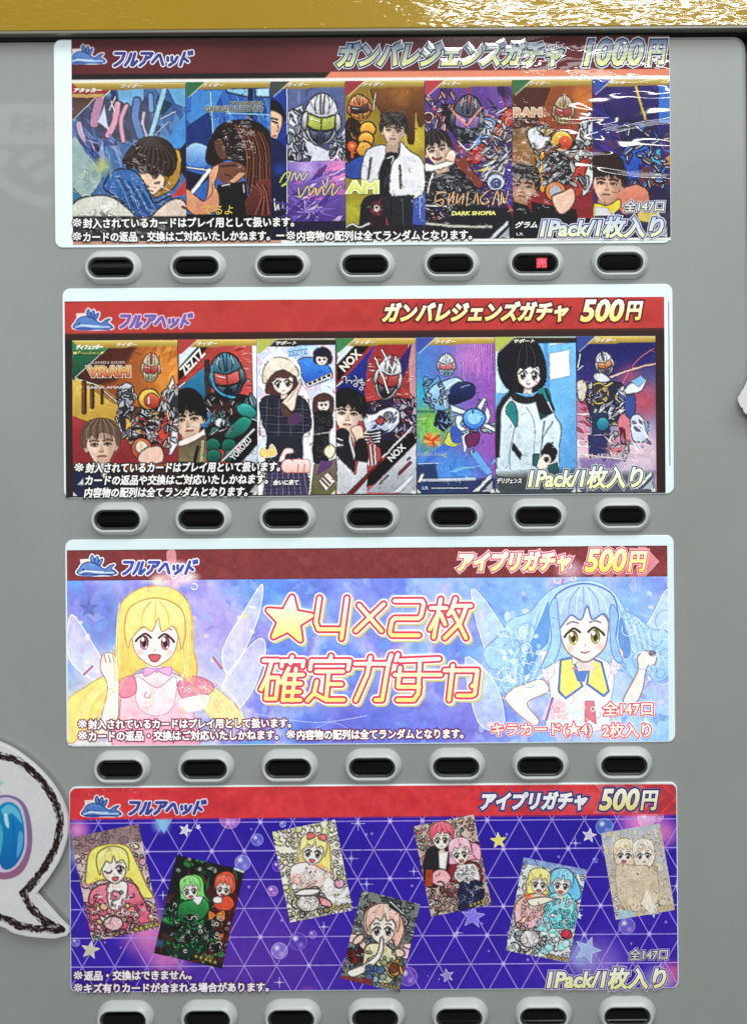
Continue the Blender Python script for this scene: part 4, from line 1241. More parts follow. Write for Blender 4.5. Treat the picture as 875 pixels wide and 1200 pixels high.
c.po([(35, 940), (150, 900), (240, 960), (340, 890), (420, 960), (430, 1130), (35, 1130)], (38, 42, 74)).po([(190, 900), (300, 890), (260, 1010)], (216, 212, 216)).po([(65, 1040), (110, 990), (115, 1040)], (190, 194, 206)).po([(300, 960), (757, 900), (757, 1130), (300, 1130)], (52, 34, 40), .9)
c.po([(35, 50), (330, 50), (35, 330)], ((44, 120, 74), (26, 70, 56))).ln([(330, 52), (36, 322)], (206, 220, 200), 5).po([(35, 60), (320, 60), (260, 124), (40, 124)], (52, 134, 80), .8).po([(40, 126), (258, 126), (240, 148), (40, 148)], (178, 206, 130))
o = done2(c, 86, 210, None)
text("card_lettering", "ディフェンダー", (91, 403.5, 122.5, 409.5), o, M_GLOW, (236, 244, 236), .4, (), .35, dep=3.2)
text("card_lettering", "DEFENDER", (92, 411.5, 120, 414.8), o, M_GLOW, (40, 84, 50), .15, (), dep=3.2)
text("card_lettering", "KAMEN RIDER", (108.5, 423, 148.5, 426.2), o, M_GLOW, (196, 180, 168), .05, (), dep=3.2)
text("card_lettering", "VRAM", (104, 429, 153.5, 441.5), o, M_GLOW, ((232, 206, 130), (196, 80, 50)), 1.0, [(.7, (110, 50, 40)), (1.5, (236, 226, 206))], dep=3.2)
text("card_lettering", "BAKIA AMANO", (103.5, 452, 153.5, 455.2), o, M_GLOW, (214, 206, 200), .2, (), dep=3.2)

# card 2: teal and black rider with a red visor, black haired man
c = card2(210, 302, 42, (150, 54, 48), (200, 390), 5.833)
c.grad((146, 48, 44), (196, 84, 76), 0).shards(420, 80, 570, 450, [(230, 150, 140), (120, 30, 32), (214, 110, 100)], 34, 34, .7, ang=0).po([(556, 70), (597, 70), (597, 480), (566, 470)], (226, 220, 224))
c.po([(60, 380), (250, 220), (262, 580), (60, 600)], ((46, 128, 164), (26, 74, 110)))
c.ln([(60, 378), (330, 90)], (170, 70, 60), 20).ln([(255, 200), (262, 420)], (62, 44, 44), 40)
c.sm([(240, 440), (470, 420), (600, 480), (610, 640), (460, 770), (240, 760)], (34, 28, 32), line=(14, 12, 14), lw=7).sm([(255, 480), (320, 480), (460, 470), (430, 560), (300, 550)], (66, 36, 36))
c.greeble(250, 440, 590, 680, [(44, 36, 42), (80, 50, 50), (40, 110, 104), (60, 120, 150)], 26, 62, 50)
helmet(c, 388, 292, 114, 158, (24, 78, 104), (22, 42, 54), (206, 76, 66), -6, (80, 170, 200))
c.ln([(285, 230), (300, 360), (360, 420), (440, 440)], (60, 150, 190), 16).sm([(455, 500), (530, 478), (592, 540), (560, 580), (480, 560)], ((70, 180, 176), (26, 110, 100)), line=(10, 40, 40), lw=6).sm([(370, 700), (430, 620), (500, 570), (560, 600), (510, 680), (420, 720)], ((44, 146, 126), (20, 86, 78)), line=(10, 40, 40), lw=6)
for x, y in ((292, 765), (400, 768), (300, 840), (420, 840)):
    c.el(x, y, 52, 46, ((34, 124, 104), (16, 66, 60)), line=(8, 30, 30), lw=6)
c.el(236, 590, 46, 62, ((96, 176, 220), (36, 100, 150)), line=(16, 40, 60), lw=6).el(340, 612, 36, 34, (200, 206, 206), line=(40, 36, 40), lw=6).shards(260, 540, 420, 700, [(20, 18, 22), (80, 46, 44), (120, 110, 110)], 20, 40, .8, ang=-40)
man(c, 122, 590, 260, (26, 22, 24), (226, 190, 164), -8, -1)
c.sm([(40, 410), (140, 375), (222, 440), (230, 560), (170, 545), (120, 470), (60, 560), (40, 540)], (28, 24, 26))
c.po([(60, 740), (160, 700), (235, 655), (245, 700), (120, 760), (60, 780)], (226, 214, 204)).po([(60, 780), (130, 760), (250, 690), (250, 900), (60, 900)], ((90, 78, 66), (130, 120, 84))).ln([(190, 780), (170, 880)], (40, 32, 30), 22).ln([(225, 740), (215, 880)], (170, 160, 120), 24)
c.po([(60, 60), (250, 60), (60, 240)], (196, 212, 220)).po([(60, 240), (190, 95), (260, 95), (60, 330)], (24, 20, 22)).ln([(60, 372), (102, 338)], (236, 236, 240), 9)
c.po([(405, 880), (595, 648), (605, 760), (470, 900)], (24, 20, 22)).ln([(360, 872), (572, 660)], (214, 222, 228), 15, smooth=False).po([(470, 900), (605, 752), (605, 940), (520, 940)], (190, 200, 212)).po([(60, 880), (605, 900), (605, 1130), (60, 1130)], (30, 24, 28)).po([(540, 1090), (605, 1000), (605, 1100)], (170, 170, 176))
o = done2(c, 210, 302, (176, 60, 60))
text("card_lettering", "ZEZTZ", (209, 418.5, 244, 429), o, M_GLOW, (236, 234, 228), .5, (), 0, -46, dep=3.2)
text("card_lettering", "YOROZU", (267, 521.5, 299, 529), o, M_GLOW, (226, 226, 226), .25, (), 0, -48, dep=3.2)

# card 3: three women cut out like stickers on a pastel ground
c = card2(302, 394, 43, (206, 206, 228), (295, 390), 5.833)
c.mottle([(232, 206, 224), (196, 212, 236), (224, 224, 240), (176, 204, 232), (226, 196, 214)], 22, 1.0)
c.shards(50, 80, 330, 260, [(150, 200, 200), (206, 176, 206), (250, 240, 246)], 14, 70, .6).shards(380, 240, 580, 460, [(232, 160, 190), (196, 214, 240), (240, 226, 240)], 16, 60, .7)
c.sm([(320, 190), (420, 170), (520, 220), (545, 300), (420, 350), (360, 320)], ((70, 140, 220), (40, 90, 190)), line=(30, 50, 110), lw=5).po([(240, 110), (380, 80), (390, 150), (260, 190)], (160, 200, 236))
c.sm([(425, 130), (480, 95), (545, 130), (540, 210), (440, 210)], (34, 34, 56)).el(480, 180, 40, 42, (244, 220, 208)).sm([(430, 165), (470, 130), (530, 150), (500, 165), (460, 160)], (34, 32, 50)).el(466, 184, 7, 8, (40, 36, 50)).el(498, 180, 7, 8, (40, 36, 50)).ln([(474, 206), (490, 205)], (170, 80, 80), 4)
c.po([(370, 345), (545, 268), (552, 306), (384, 372)], (240, 240, 240), line=(60, 60, 70), lw=4)
for i in range(5):
    c.po([(388 + 32 * i, 342 - 14 * i), (408 + 32 * i, 333 - 14 * i), (414 + 32 * i, 350 - 14 * i), (394 + 32 * i, 358 - 14 * i)], (34, 32, 40))
c.sm([(400, 500), (440, 420), (520, 400), (580, 440), (575, 620), (565, 760), (560, 860), (400, 880), (390, 700)], (238, 234, 240)).sm([(418, 520), (430, 440), (500, 410), (560, 450), (550, 560), (420, 560)], (78, 52, 52)).el(492, 490, 42, 46, (246, 222, 212)).sm([(440, 470), (480, 432), (546, 460), (500, 470), (470, 470)], (84, 56, 54)).el(480, 492, 7, 8, (60, 36, 40)).el(508, 490, 7, 8, (60, 36, 40)).ln([(486, 516), (500, 516)], (170, 80, 80), 4)
c.sm([(428, 560), (480, 530), (545, 550), (556, 640), (530, 680), (520, 880), (420, 870), (430, 680)], (32, 30, 36), line=(16, 14, 18), lw=4).ln([(440, 690), (530, 680)], (150, 140, 140), 12).curls(430, 560, 540, 860, [(70, 66, 74)], 16, 40, 4)
c.sm([(60, 300), (85, 190), (160, 128), (260, 150), (335, 230), (335, 340), (400, 440), (425, 640), (372, 740), (415, 800), (425, 1000), (380, 1120), (20, 1120), (95, 730), (38, 600), (40, 450), (110, 425), (60, 370)], (244, 242, 246))
c.sm([(60, 470), (150, 420), (320, 428), (392, 500), (408, 650), (350, 705), (330, 900), (110, 900), (110, 700), (80, 620)], (40, 42, 56), line=(22, 22, 30), lw=5)
for i in range(9):
    c.ln([(70 + 40 * i, 450), (60 + 42 * i, 700)], (92, 98, 120) if i % 2 else (30, 30, 40), 5, .7).ln([(70, 480 + 28 * i), (400, 500 + 26 * i)], (110, 114, 134) if i % 2 else (70, 60, 80), 4, .6)
c.sm([(98, 390), (110, 320), (150, 270), (260, 250), (316, 330), (300, 420), (130, 420)], (88, 54, 52))
girl(c, 215, 335, 170, (88, 54, 52), (70, 50, 50), (246, 222, 210), -6, mouth=False)
c.sm([(130, 330), (140, 285), (200, 255), (270, 255), (310, 330), (270, 300), (250, 310), (210, 305), (180, 300), (150, 330)], (92, 56, 54), line=(50, 30, 32), lw=4)
c.sm([(78, 318), (90, 235), (150, 172), (250, 180), (316, 250), (310, 300), (220, 252), (150, 280), (100, 345)], ((234, 226, 208), (206, 194, 172)), line=(130, 116, 100), lw=4).blobs(110, 190, 290, 250, [(222, 212, 192), (240, 234, 220)], 20, 22, .6)
c.sm([(196, 500), (240, 440), (300, 380), (336, 318), (340, 350), (312, 440), (290, 530), (230, 520)], (242, 214, 200), line=(140, 96, 90), lw=4).ln([(250, 470), (320, 370)], (190, 140, 130), 4).sm([(250, 580), (320, 540), (350, 600), (270, 630)], (84, 56, 92)).sm([(196, 480), (240, 500), (280, 560), (220, 570)], (80, 62, 54))
c.po([(110, 880), (340, 860), (400, 1010), (390, 1110), (80, 1110)], (70, 62, 92))
for i in range(8):
    c.ln([(120 + 32 * i, 870), (90 + 42 * i, 1110)], (130, 116, 150), 6, .8).ln([(90, 900 + 26 * i), (400, 890 + 26 * i)], (44, 40, 60), 5, .8)
c.sm([(55, 810), (80, 770), (110, 800), (140, 760), (170, 800), (165, 840), (70, 850)], (246, 196, 116), line=(250, 240, 226), lw=7).sm([(200, 840), (230, 790), (280, 790), (285, 820), (240, 830), (226, 870), (190, 880)], (242, 214, 214), line=(200, 140, 150), lw=4)
c.po([(430, 900), (580, 860), (580, 1130), (400, 1130)], ((120, 106, 96), (96, 98, 56))).po([(470, 870), (560, 880), (540, 920), (440, 980)], (96, 64, 110)).po([(460, 1010), (520, 950), (575, 1010), (510, 1080)], (236, 214, 206)).ln([(490, 980), (540, 1030)], (110, 50, 60), 9).ln([(478, 1000), (528, 1050)], (110, 50, 60), 9).sm([(500, 790), (540, 760), (575, 800), (540, 860), (500, 830)], (236, 224, 196), line=(120, 100, 90), lw=4)
o = done2(c, 302, 394, (182, 186, 80), "サポート", ((40, 38, 36), (24, 22, 24)), 24)
text("card_lettering", "ZEZTZ", (338, 409.5, 361, 416), o, M_GLOW, (90, 140, 206), .3, [(.7, (206, 226, 242))], 0, -8, dep=3.2)
text("card_lettering", "em", (331, 538, 364, 553), o, M_GLOW, ((250, 236, 232), (240, 190, 180)), 1.7, [(1.0, (196, 120, 124))], .1, dep=3.2)
text("card_lettering", "会いに来て", (321, 561.5, 351, 568), o, M_GLOW, (240, 240, 240), .3, [(.9, (40, 36, 48))], .2, dep=3.2)

# card 4: crimson and white rider, man with his hand at his chin
c = card2(394, 488, 44, (160, 56, 56), (390, 390), 6)
c.grad((150, 44, 46), (190, 84, 84)).shards(220, 150, 580, 480, [(226, 170, 170), (120, 30, 34), (206, 100, 98), (240, 214, 214)], 46, 34, .6, ang=0).po([(525, 60), (588, 60), (588, 480), (540, 420)], (214, 190, 194), .6)
c.po([(30, 380), (320, 60), (250, 190), (236, 300), (225, 480), (30, 480)], ((38, 60, 160), (24, 36, 100))).curls(90, 330, 230, 400, [(220, 226, 240)], 9, 30, 6).po([(460, 200), (556, 70), (520, 260), (440, 440), (430, 380)], (48, 40, 110))
c.sm([(205, 510), (330, 470), (470, 450), (590, 500), (598, 640), (560, 760), (330, 800), (230, 640)], (46, 34, 62), line=(20, 16, 26), lw=6).shards(420, 470, 590, 740, [(170, 60, 56), (70, 54, 110), (220, 190, 200), (30, 24, 40)], 40, 44, .8, ang=40)
c.greeble(215, 480, 330, 560, [(60, 46, 84), (120, 50, 60)], 8, 50, 40).greeble(430, 470, 590, 740, [(90, 60, 120), (176, 60, 60), (206, 190, 206)], 20, 54, 45)
helmet(c, 392, 310, 92, 160, (216, 214, 222), (58, 34, 44), (176, 52, 52), 12, (150, 40, 44))
c.ln([(300, 180), (352, 300), (390, 420)], (236, 236, 240), 13, smooth=False).ln([(345, 120), (420, 260)], (230, 226, 232), 12)
c.sm([(215, 580), (300, 570), (340, 540), (420, 520), (470, 560), (460, 640), (400, 700), (330, 680), (240, 690)], ((226, 230, 240), (170, 180, 206)), line=(60, 64, 90), lw=6).el(334, 616, 30, 30, (180, 66, 60), line=(40, 30, 40), lw=6).el(392, 590, 34, 34, (120, 112, 96), line=(40, 36, 44), lw=6).shards(230, 560, 460, 700, [(60, 66, 110), (240, 242, 248), (150, 160, 200)], 26, 36, .85, ang=-50)
for i in range(4):
    c.ln([(215, 705 + 22 * i), (270, 712 + 22 * i), (332, 698 + 20 * i)], (236, 238, 244), 11).ln([(215, 716 + 22 * i), (330, 710 + 20 * i)], (30, 28, 40), 8)
for i in range(3):
    c.ln([(232 + 32 * i, 790), (255 + 24 * i, 930)], (226, 228, 234), 12)
c.po([(330, 750), (520, 760), (400, 870), (340, 870)], (36, 26, 30)).po([(30, 380), (225, 470), (225, 560), (215, 700), (30, 700)], (70, 80, 120), .0)
man(c, 108, 566, 250, (30, 26, 30), (238, 206, 188), 4)
c.sm([(30, 420), (90, 385), (160, 410), (198, 490), (200, 570), (160, 530), (130, 480), (70, 510), (30, 520)], (30, 26, 30), line=(14, 12, 14), lw=4)
c.sm([(30, 690), (110, 690), (160, 860), (140, 1000), (60, 900), (30, 860)], (34, 32, 38)).sm([(128, 680), (160, 650), (210, 660), (215, 760), (170, 770), (150, 720)], (232, 196, 176), line=(130, 90, 76), lw=4).sm([(160, 770), (230, 750), (250, 900), (170, 910)], (30, 28, 34)).po([(120, 700), (160, 860), (150, 890), (115, 760)], (216, 218, 224))
c.po([(30, 860), (110, 940), (160, 1000), (180, 900), (244, 910), (244, 1130), (30, 1130)], ((214, 216, 220), (176, 178, 186))).ln([(30, 740), (70, 755)], (220, 220, 226), 12).po([(30, 770), (80, 790), (30, 800)], (220, 222, 228))
c.po([(30, 60), (245, 60), (30, 230)], (206, 212, 220)).po([(30, 225), (180, 65), (250, 65), (250, 100), (30, 352)], (20, 18, 20)).ln([(30, 375), (70, 338)], (230, 230, 236), 9)
c.po([(100, 1130), (300, 930), (345, 880), (350, 910), (150, 1130)], (110, 30, 34)).po([(250, 1000), (560, 690), (588, 770), (300, 1060), (240, 1080)], (22, 18, 20)).ln([(352, 872), (556, 668)], (232, 232, 236), 13, smooth=False).po([(240, 1120), (588, 770), (588, 1130)], ((206, 208, 214), (150, 152, 160))).ln([(470, 985), (545, 912)], (130, 40, 46), 20, smooth=False).ln([(526, 892), (542, 878)], (130, 40, 46), 12, smooth=False).ln([(330, 1060), (390, 1000)], (60, 60, 66), 6)
chevrons(c.src(0, 0, 1), 486.5, 577)
o = done2(c, 394, 488, (58, 130, 78))
text("card_lettering", "NOX", (396.5, 417, 425.5, 427.5), o, M_GLOW, (236, 230, 214), .5, (), 0, -45, dep=3.2)
text("card_lettering", "NOX", (453, 526, 477, 534), o, M_GLOW, (226, 226, 228), .35, (), 0, -44, dep=3.2)

# card 5: pale blue rider in a rainbow wash
c = card2(488, 580, 45, (90, 130, 190), (480, 390), 6)
c.grad((70, 130, 200), (150, 80, 170), 0).glow(160, 640, 260, (124, 186, 70), .95).glow(430, 180, 220, (176, 100, 176), .8).glow(330, 960, 300, (70, 140, 214), .95, 220).glow(60, 420, 150, (50, 170, 190), .8).po([(45, 545), (250, 545), (250, 560), (45, 560)], (30, 80, 70), .6, soft=12)
for i in range(16):
    c.ln([(330 + 16 * i, 80), (330 + 16 * i, 200 + 14 * (i * 7 % 11))], (206, 170, 220), 4, .5)
c.shards(60, 600, 240, 900, [(170, 210, 90), (70, 140, 70), (206, 220, 130)], 24, 44, .5).shards(260, 880, 600, 1020, [(150, 210, 240), (60, 110, 190)], 20, 60, .5)
c.sm([(100, 310), (160, 330), (200, 300), (210, 360), (140, 440), (110, 440)], (90, 150, 190), line=(40, 80, 110), lw=5)
c.sm([(120, 470), (150, 380), (230, 340), (330, 310), (380, 360), (300, 420), (280, 530), (180, 540)], ((176, 206, 228), (110, 160, 200)), line=(40, 74, 110), lw=6).ln([(340, 330), (250, 400), (250, 520)], (226, 236, 244), 12)
c.sm([(270, 420), (340, 350), (440, 360), (458, 420), (420, 460), (320, 500), (280, 500)], ((44, 56, 110), (20, 26, 60)), line=(16, 20, 44), lw=6).ln([(360, 380), (420, 365)], (110, 130, 180), 12)
c.po([(190, 540), (260, 560), (300, 640), (240, 690), (170, 650)], (36, 36, 60)).shards(170, 540, 310, 690, [(120, 160, 200), (20, 20, 36), (80, 100, 150)], 20, 36, .9)
c.greeble(120, 340, 290, 540, [(170, 204, 230), (120, 170, 210), (70, 110, 170)], 14, 44, 50).greeble(280, 480, 600, 700, [(206, 220, 236), (70, 110, 190), (150, 190, 226)], 18, 44, 40).greeble(330, 690, 480, 850, [(150, 60, 110), (190, 206, 226), (60, 80, 150)], 10, 40, 60)
helmet(c, 258, 226, 62, 78, (206, 222, 232), (130, 176, 206), (222, 110, 112), 0, (240, 244, 248))
c.po([(285, 500), (430, 560), (420, 590), (290, 550)], (216, 228, 236), line=(70, 100, 130), lw=5).po([(470, 520), (520, 450), (540, 470), (500, 550)], (216, 228, 226), line=(90, 120, 120), lw=5).po([(520, 620), (604, 670), (600, 700), (515, 660)], (214, 226, 234), line=(60, 80, 120), lw=5).sm([(320, 640), (330, 580), (380, 590), (360, 640), (400, 680), (350, 690)], (206, 222, 236), line=(60, 90, 130), lw=5).sm([(540, 520), (570, 580), (540, 640), (520, 600)], (206, 222, 236), line=(60, 90, 130), lw=5)
c.el(452, 602, 78, 72, ((120, 190, 240), (60, 120, 210)), line=(30, 60, 120), lw=7).ln([(440, 540), (470, 640)], (40, 80, 150), 8).el(452, 602, 46, 42, (150, 206, 246), .8)
c.sm([(290, 650), (360, 690), (370, 760), (300, 760)], (60, 90, 180)).po([(360, 720), (420, 690), (400, 830), (380, 850)], (206, 220, 236), line=(60, 70, 120), lw=4).sm([(390, 730), (440, 700), (490, 710), (470, 780), (410, 800)], (110, 44, 90), line=(50, 24, 50), lw=6).sm([(240, 760), (280, 690), (300, 760), (340, 780), (310, 800), (260, 790)], (196, 206, 90), line=(70, 90, 40), lw=4)
for q in range(9):
    c.ln([(160, 755), (160 + 58 * cos(q * .7), 750 + 46 * sin(q * .7))], [(226, 110, 50), (240, 160, 80), (190, 80, 44)][q % 3], 20)
c.po([(230, 780), (300, 800), (110, 930), (80, 920)], (70, 110, 200)).po([(430, 850), (470, 830), (580, 980), (540, 1000)], (100, 160, 220)).ln([(60, 920), (200, 915)], (190, 210, 236), 5)
c.po([(45, 930), (180, 920), (200, 1040), (603, 1020), (603, 1140), (45, 1140)], (36, 50, 90), .85, soft=20)
c.po([(55, 1050), (80, 990), (105, 990), (80, 1050)], (226, 226, 226))
chevrons(c.src(0, 0, 1), 579, 576)
c.ln([(496, 562.5), (530, 562), (556, 561)], (226, 230, 236), 4.2, .7, smooth=False).ln([(506, 571.8), (548, 571.5)], (210, 214, 222), 1.8, .7, smooth=False)
o = done2(c, 488, 580, (56, 80, 170))
text("card_lettering", "KAMEN RIDER", (489, 530, 524, 534), o, M_GLOW, (150, 176, 206), .1, (), dep=3.2)
text("card_lettering", "LR", (495, 569.5, 502, 573), o, M_GLOW, (210, 214, 220), .1, (), dep=3.2)

# card 6: young woman with a black bob in a white coat
c = card2(580, 675, 46, (104, 172, 226), (575, 390), 6)
c.grad((120, 186, 234), (84, 150, 210)).po([(35, 60), (120, 60), (60, 420), (35, 430)], (206, 226, 240)).po([(410, 145), (548, 120), (556, 300), (414, 332)], (226, 240, 246), soft=12).po([(400, 50), (560, 50), (540, 70), (410, 90)], (200, 226, 242)).ln([(385, 60), (400, 380)], (60, 130, 200), 26, .6, soft=20).glow(480, 600, 130, (130, 190, 236), .5)
c.sm([(35, 300), (110, 300), (140, 400), (60, 420)], (196, 220, 236), .8)
c.sm([(48, 230), (60, 120), (130, 60), (230, 40), (330, 80), (380, 200), (385, 330), (340, 400), (260, 420), (150, 410), (80, 340)], (30, 28, 36), line=(14, 12, 16), lw=5)
girl(c, 268, 285, 210, (30, 26, 34), (54, 60, 96), (246, 230, 224), 4, mouth=False)
c.sm([(140, 420), (150, 300), (170, 180), (200, 90), (300, 90), (350, 180), (370, 260), (360, 380), (345, 300), (335, 235), (300, 250), (270, 236), (235, 258), (205, 246), (185, 290), (200, 380), (190, 420)], (34, 32, 40), line=(14, 12, 16), lw=4)
for i in range(9):
    c.ln([(220 + 6 * i, 70), (180 + 18 * i, 150), (170 + 20 * i, 240)], (74, 72, 84) if i % 3 == 1 else (18, 16, 22), 6, .6)
c.sm([(40, 560), (70, 470), (150, 420), (260, 470), (330, 440), (400, 400), (440, 560), (495, 660), (480, 800), (440, 1000), (60, 1010), (40, 900)], ((214, 226, 234), (186, 204, 216)), line=(90, 110, 124), lw=5)
c.ln([(140, 425), (60, 530), (50, 700), (42, 860)], (40, 40, 50), 34).sm([(105, 540), (150, 480), (186, 560), (180, 660), (150, 620)], (36, 132, 132), line=(24, 60, 66), lw=4).sm([(330, 400), (400, 390), (420, 470), (360, 480)], (40, 130, 130)).ln([(385, 400), (440, 540)], (50, 48, 56), 16)
c.ln([(170, 660), (130, 860), (140, 960)], (120, 140, 156), 5).ln([(250, 520), (306, 640), (300, 860)], (150, 168, 182), 6).ln([(360, 740), (440, 620)], (110, 130, 146), 5).ln([(376, 620), (360, 760), (350, 850)], (100, 116, 130), 6)
c.sm([(130, 410), (200, 440), (290, 450), (330, 420), (330, 470), (250, 496), (160, 470)], (40, 38, 46), line=(16, 14, 18), lw=4).po([(306, 440), (360, 430), (430, 560), (350, 606)], (36, 34, 42), line=(14, 12, 16), lw=4).po([(345, 560), (390, 580), (350, 606)], (30, 76, 80))
c.po([(152, 770), (216, 850), (206, 890), (148, 820)], (36, 36, 46)).sm([(350, 850), (400, 775), (462, 830), (440, 900), (380, 910)], (34, 30, 36)).sm([(320, 920), (370, 850), (420, 880), (400, 950), (340, 960)], (240, 216, 204), line=(130, 96, 90), lw=4).el(388, 890, 14, 18, (60, 40, 40)).po([(295, 850), (345, 850), (320, 940), (292, 930)], (30, 100, 100)).po([(400, 930), (470, 910), (480, 990), (400, 990)], (30, 96, 100))
c.po([(35, 1000), (598, 960), (598, 1140), (35, 1140)], (66, 62, 54), .85, soft=60)
o = done2(c, 580, 675, (186, 192, 80), "サポート", ((40, 38, 36), (24, 22, 24)), 24)
text("card_lettering", "デリジェンス", (582, 559.5, 611, 566), o, M_GLOW, (236, 236, 236), .25, [(.8, (30, 30, 34))], .25, dep=3.2)

# card 7: silver and blue rider in a red glow
c = card2(675, 768, 47, (60, 50, 110), (665, 390), 6)
c.grad((36, 36, 104), (212, 192, 206)).po([(60, 60), (610, 60), (610, 200), (360, 300), (60, 380)], ((30, 32, 96), (60, 50, 120)), .9, soft=60).glow(540, 480, 190, (190, 80, 96), .9).glow(430, 300, 120, (190, 80, 100), .6).glow(500, 800, 240, (226, 196, 206), .8)
c.ln([(300, 310), (440, 260), (612, 216)], (240, 196, 190), 16, .9).ln([(380, 360), (480, 200), (600, 110)], (206, 110, 120), 5, .9)
c.po([(60, 470), (150, 520), (150, 900), (60, 900)], ((180, 90, 120), (226, 206, 216)), .9).shards(60, 440, 160, 800, [(150, 40, 70), (240, 230, 236), (190, 110, 140)], 18, 60, .7, ang=20)
c.sm([(60, 350), (110, 330), (140, 400), (110, 480), (70, 460)], (206, 190, 180), line=(44, 36, 50), lw=6).sm([(130, 420), (180, 350), (330, 340), (390, 380), (370, 520), (330, 640), (200, 640), (140, 520)], (50, 46, 70), line=(24, 22, 36), lw=5)
c.el(216, 425, 66, 72, (70, 56, 56), line=(180, 160, 90), lw=9).ln([(190, 480), (230, 400), (310, 350)], (214, 190, 100), 13, smooth=False).sm([(330, 440), (390, 370), (400, 480), (380, 550), (340, 500)], (230, 232, 240), line=(44, 44, 66), lw=6).sm([(380, 420), (440, 350), (500, 360), (555, 320), (520, 400), (440, 430)], (214, 220, 232), line=(44, 50, 76), lw=6).po([(440, 340), (510, 300), (550, 330), (500, 380)], (120, 170, 206)).sm([(400, 450), (470, 440), (470, 560), (430, 600), (395, 520)], (60, 80, 150), line=(30, 34, 70), lw=5)
c.greeble(140, 340, 390, 640, [(214, 216, 226), (80, 76, 110), (60, 84, 150), (190, 160, 90)], 30, 52, 45).greeble(150, 640, 420, 860, [(60, 64, 110), (170, 90, 110), (206, 206, 220)], 16, 48, 65)
helmet(c, 256, 214, 62, 84, (214, 214, 222), (90, 86, 110), (214, 130, 64), -14, (60, 60, 80))
c.sm([(180, 290), (240, 280), (300, 330), (240, 350), (190, 330)], (206, 208, 218), line=(50, 50, 70), lw=5)
c.shards(180, 500, 380, 640, [(226, 226, 234), (60, 56, 80), (150, 150, 170), (40, 40, 60)], 40, 46, .9, ang=-30).po([(165, 560), (280, 560), (300, 700), (170, 720)], (44, 56, 90)).el(245, 640, 48, 50, ((60, 160, 176), (30, 90, 120)), line=(20, 40, 60), lw=6)
c.po([(140, 720), (300, 720), (260, 860), (150, 880)], (52, 56, 100)).po([(370, 560), (430, 600), (440, 760), (380, 800), (350, 660)], (206, 120, 130)).po([(360, 660), (400, 680), (410, 790), (370, 780)], (96, 36, 56)).sm([(440, 600), (500, 570), (540, 640), (560, 740), (500, 770), (450, 740)], (196, 206, 222), line=(70, 70, 100), lw=5).shards(440, 560, 570, 820, [(110, 160, 190), (236, 236, 242), (90, 80, 110)], 20, 40, .8, ang=50)
c.shards(260, 740, 420, 840, [(230, 222, 230), (130, 90, 110), (190, 120, 130)], 16, 50, .8).ln([(80, 850), (400, 890)], (240, 226, 226), 10, .8).po([(80, 880), (380, 890), (300, 960), (100, 960)], (110, 90, 150), .7, soft=20).ln([(70, 240), (86, 150)], (236, 236, 242), 9).ln([(70, 260), (104, 232)], (226, 230, 240), 7)
c.po([(60, 1000), (610, 980), (610, 1140), (60, 1140)], (70, 70, 90), .85, soft=50)
chevrons(c.src(0, 0, 1), 766.5, 573)
o = done2(c, 675, 768, (50, 70, 150))
text("card_lettering", "NUE FORM", (680, 531, 756, 536.5), o, M_GLOW, (206, 186, 196), .1, (), dep=3.2)

# ---- poster 3
p3 = poster("pastel blue poster with large yellow lettering between two drawn girls, priced 500 yen", 433.8, 750.5, 711.5, 242)
pocket(p3, 433.8, 750.6, 711.5, 242)
c = Print(431.2, 755.8, 701.5, 228.5, 0, 1.5, (120, 150, 220), 51)
c.mottle([(84, 110, 206), (110, 150, 230), (150, 176, 236), (176, 170, 232), (120, 120, 214), (96, 150, 226)], 46, 1.0)
for (x, y, r_, col) in ((120, 720, 60, (96, 110, 190)), (250, 720, 70, (170, 150, 226)), (230, 800, 80, (206, 190, 226)), (330, 790, 60, (90, 110, 220)), (420, 850, 110, (84, 90, 200)), (500, 860, 80, (90, 100, 206)), (420, 700, 90, (120, 130, 226)), (310, 690, 50, (90, 140, 226)), (590, 700, 60, (96, 150, 226)), (620, 740, 90, (150, 190, 234)), (740, 700, 60, (120, 166, 226)), (690, 800, 130, (176, 206, 236)), (560, 840, 60, (110, 100, 206)), (580, 790, 50, (150, 186, 230)), (110, 840, 80, (236, 226, 176)), (180, 850, 120, (232, 214, 216)), (760, 850, 60, (150, 196, 226))):
    c.glow(x, y, r_, col, .85)
c.shards(80, 680, 785, 872, [(70, 100, 210), (150, 190, 240), (190, 190, 240), (110, 110, 210), (100, 170, 236)], 320, 9, .32, thin=.7)
# wings of light behind the figures
for pts in ([(262, 760), (290, 710), (308, 684), (304, 720), (286, 764), (268, 790)], [(262, 800), (300, 750), (312, 760), (296, 810), (270, 836)], [(84, 720), (104, 744), (128, 790), (110, 796), (82, 770)]):
    c.sm(pts, (224, 216, 236), .62, line=(246, 244, 250), lw=1.6)
for pts in ([(552, 690), (580, 720), (604, 770), (600, 800), (568, 760)], [(782, 690), (764, 720), (748, 752), (766, 770), (786, 740)], [(545, 770), (580, 800), (590, 850), (560, 846)]):
    c.sm(pts, (206, 222, 240), .6, line=(240, 246, 250), lw=1.4)
c.blobs(90, 690, 310, 860, [(240, 220, 150), (250, 240, 246), (230, 190, 210)], 34, 4, .5).blobs(560, 690, 780, 860, [(240, 236, 170), (246, 250, 252), (190, 220, 240), (230, 200, 220)], 70, 5, .5)
c.star(105, 712, 12, (84, 96, 170), .8).star(288, 722, 5, (214, 222, 120), .9).star(97, 762, 6, (200, 170, 220), .8)
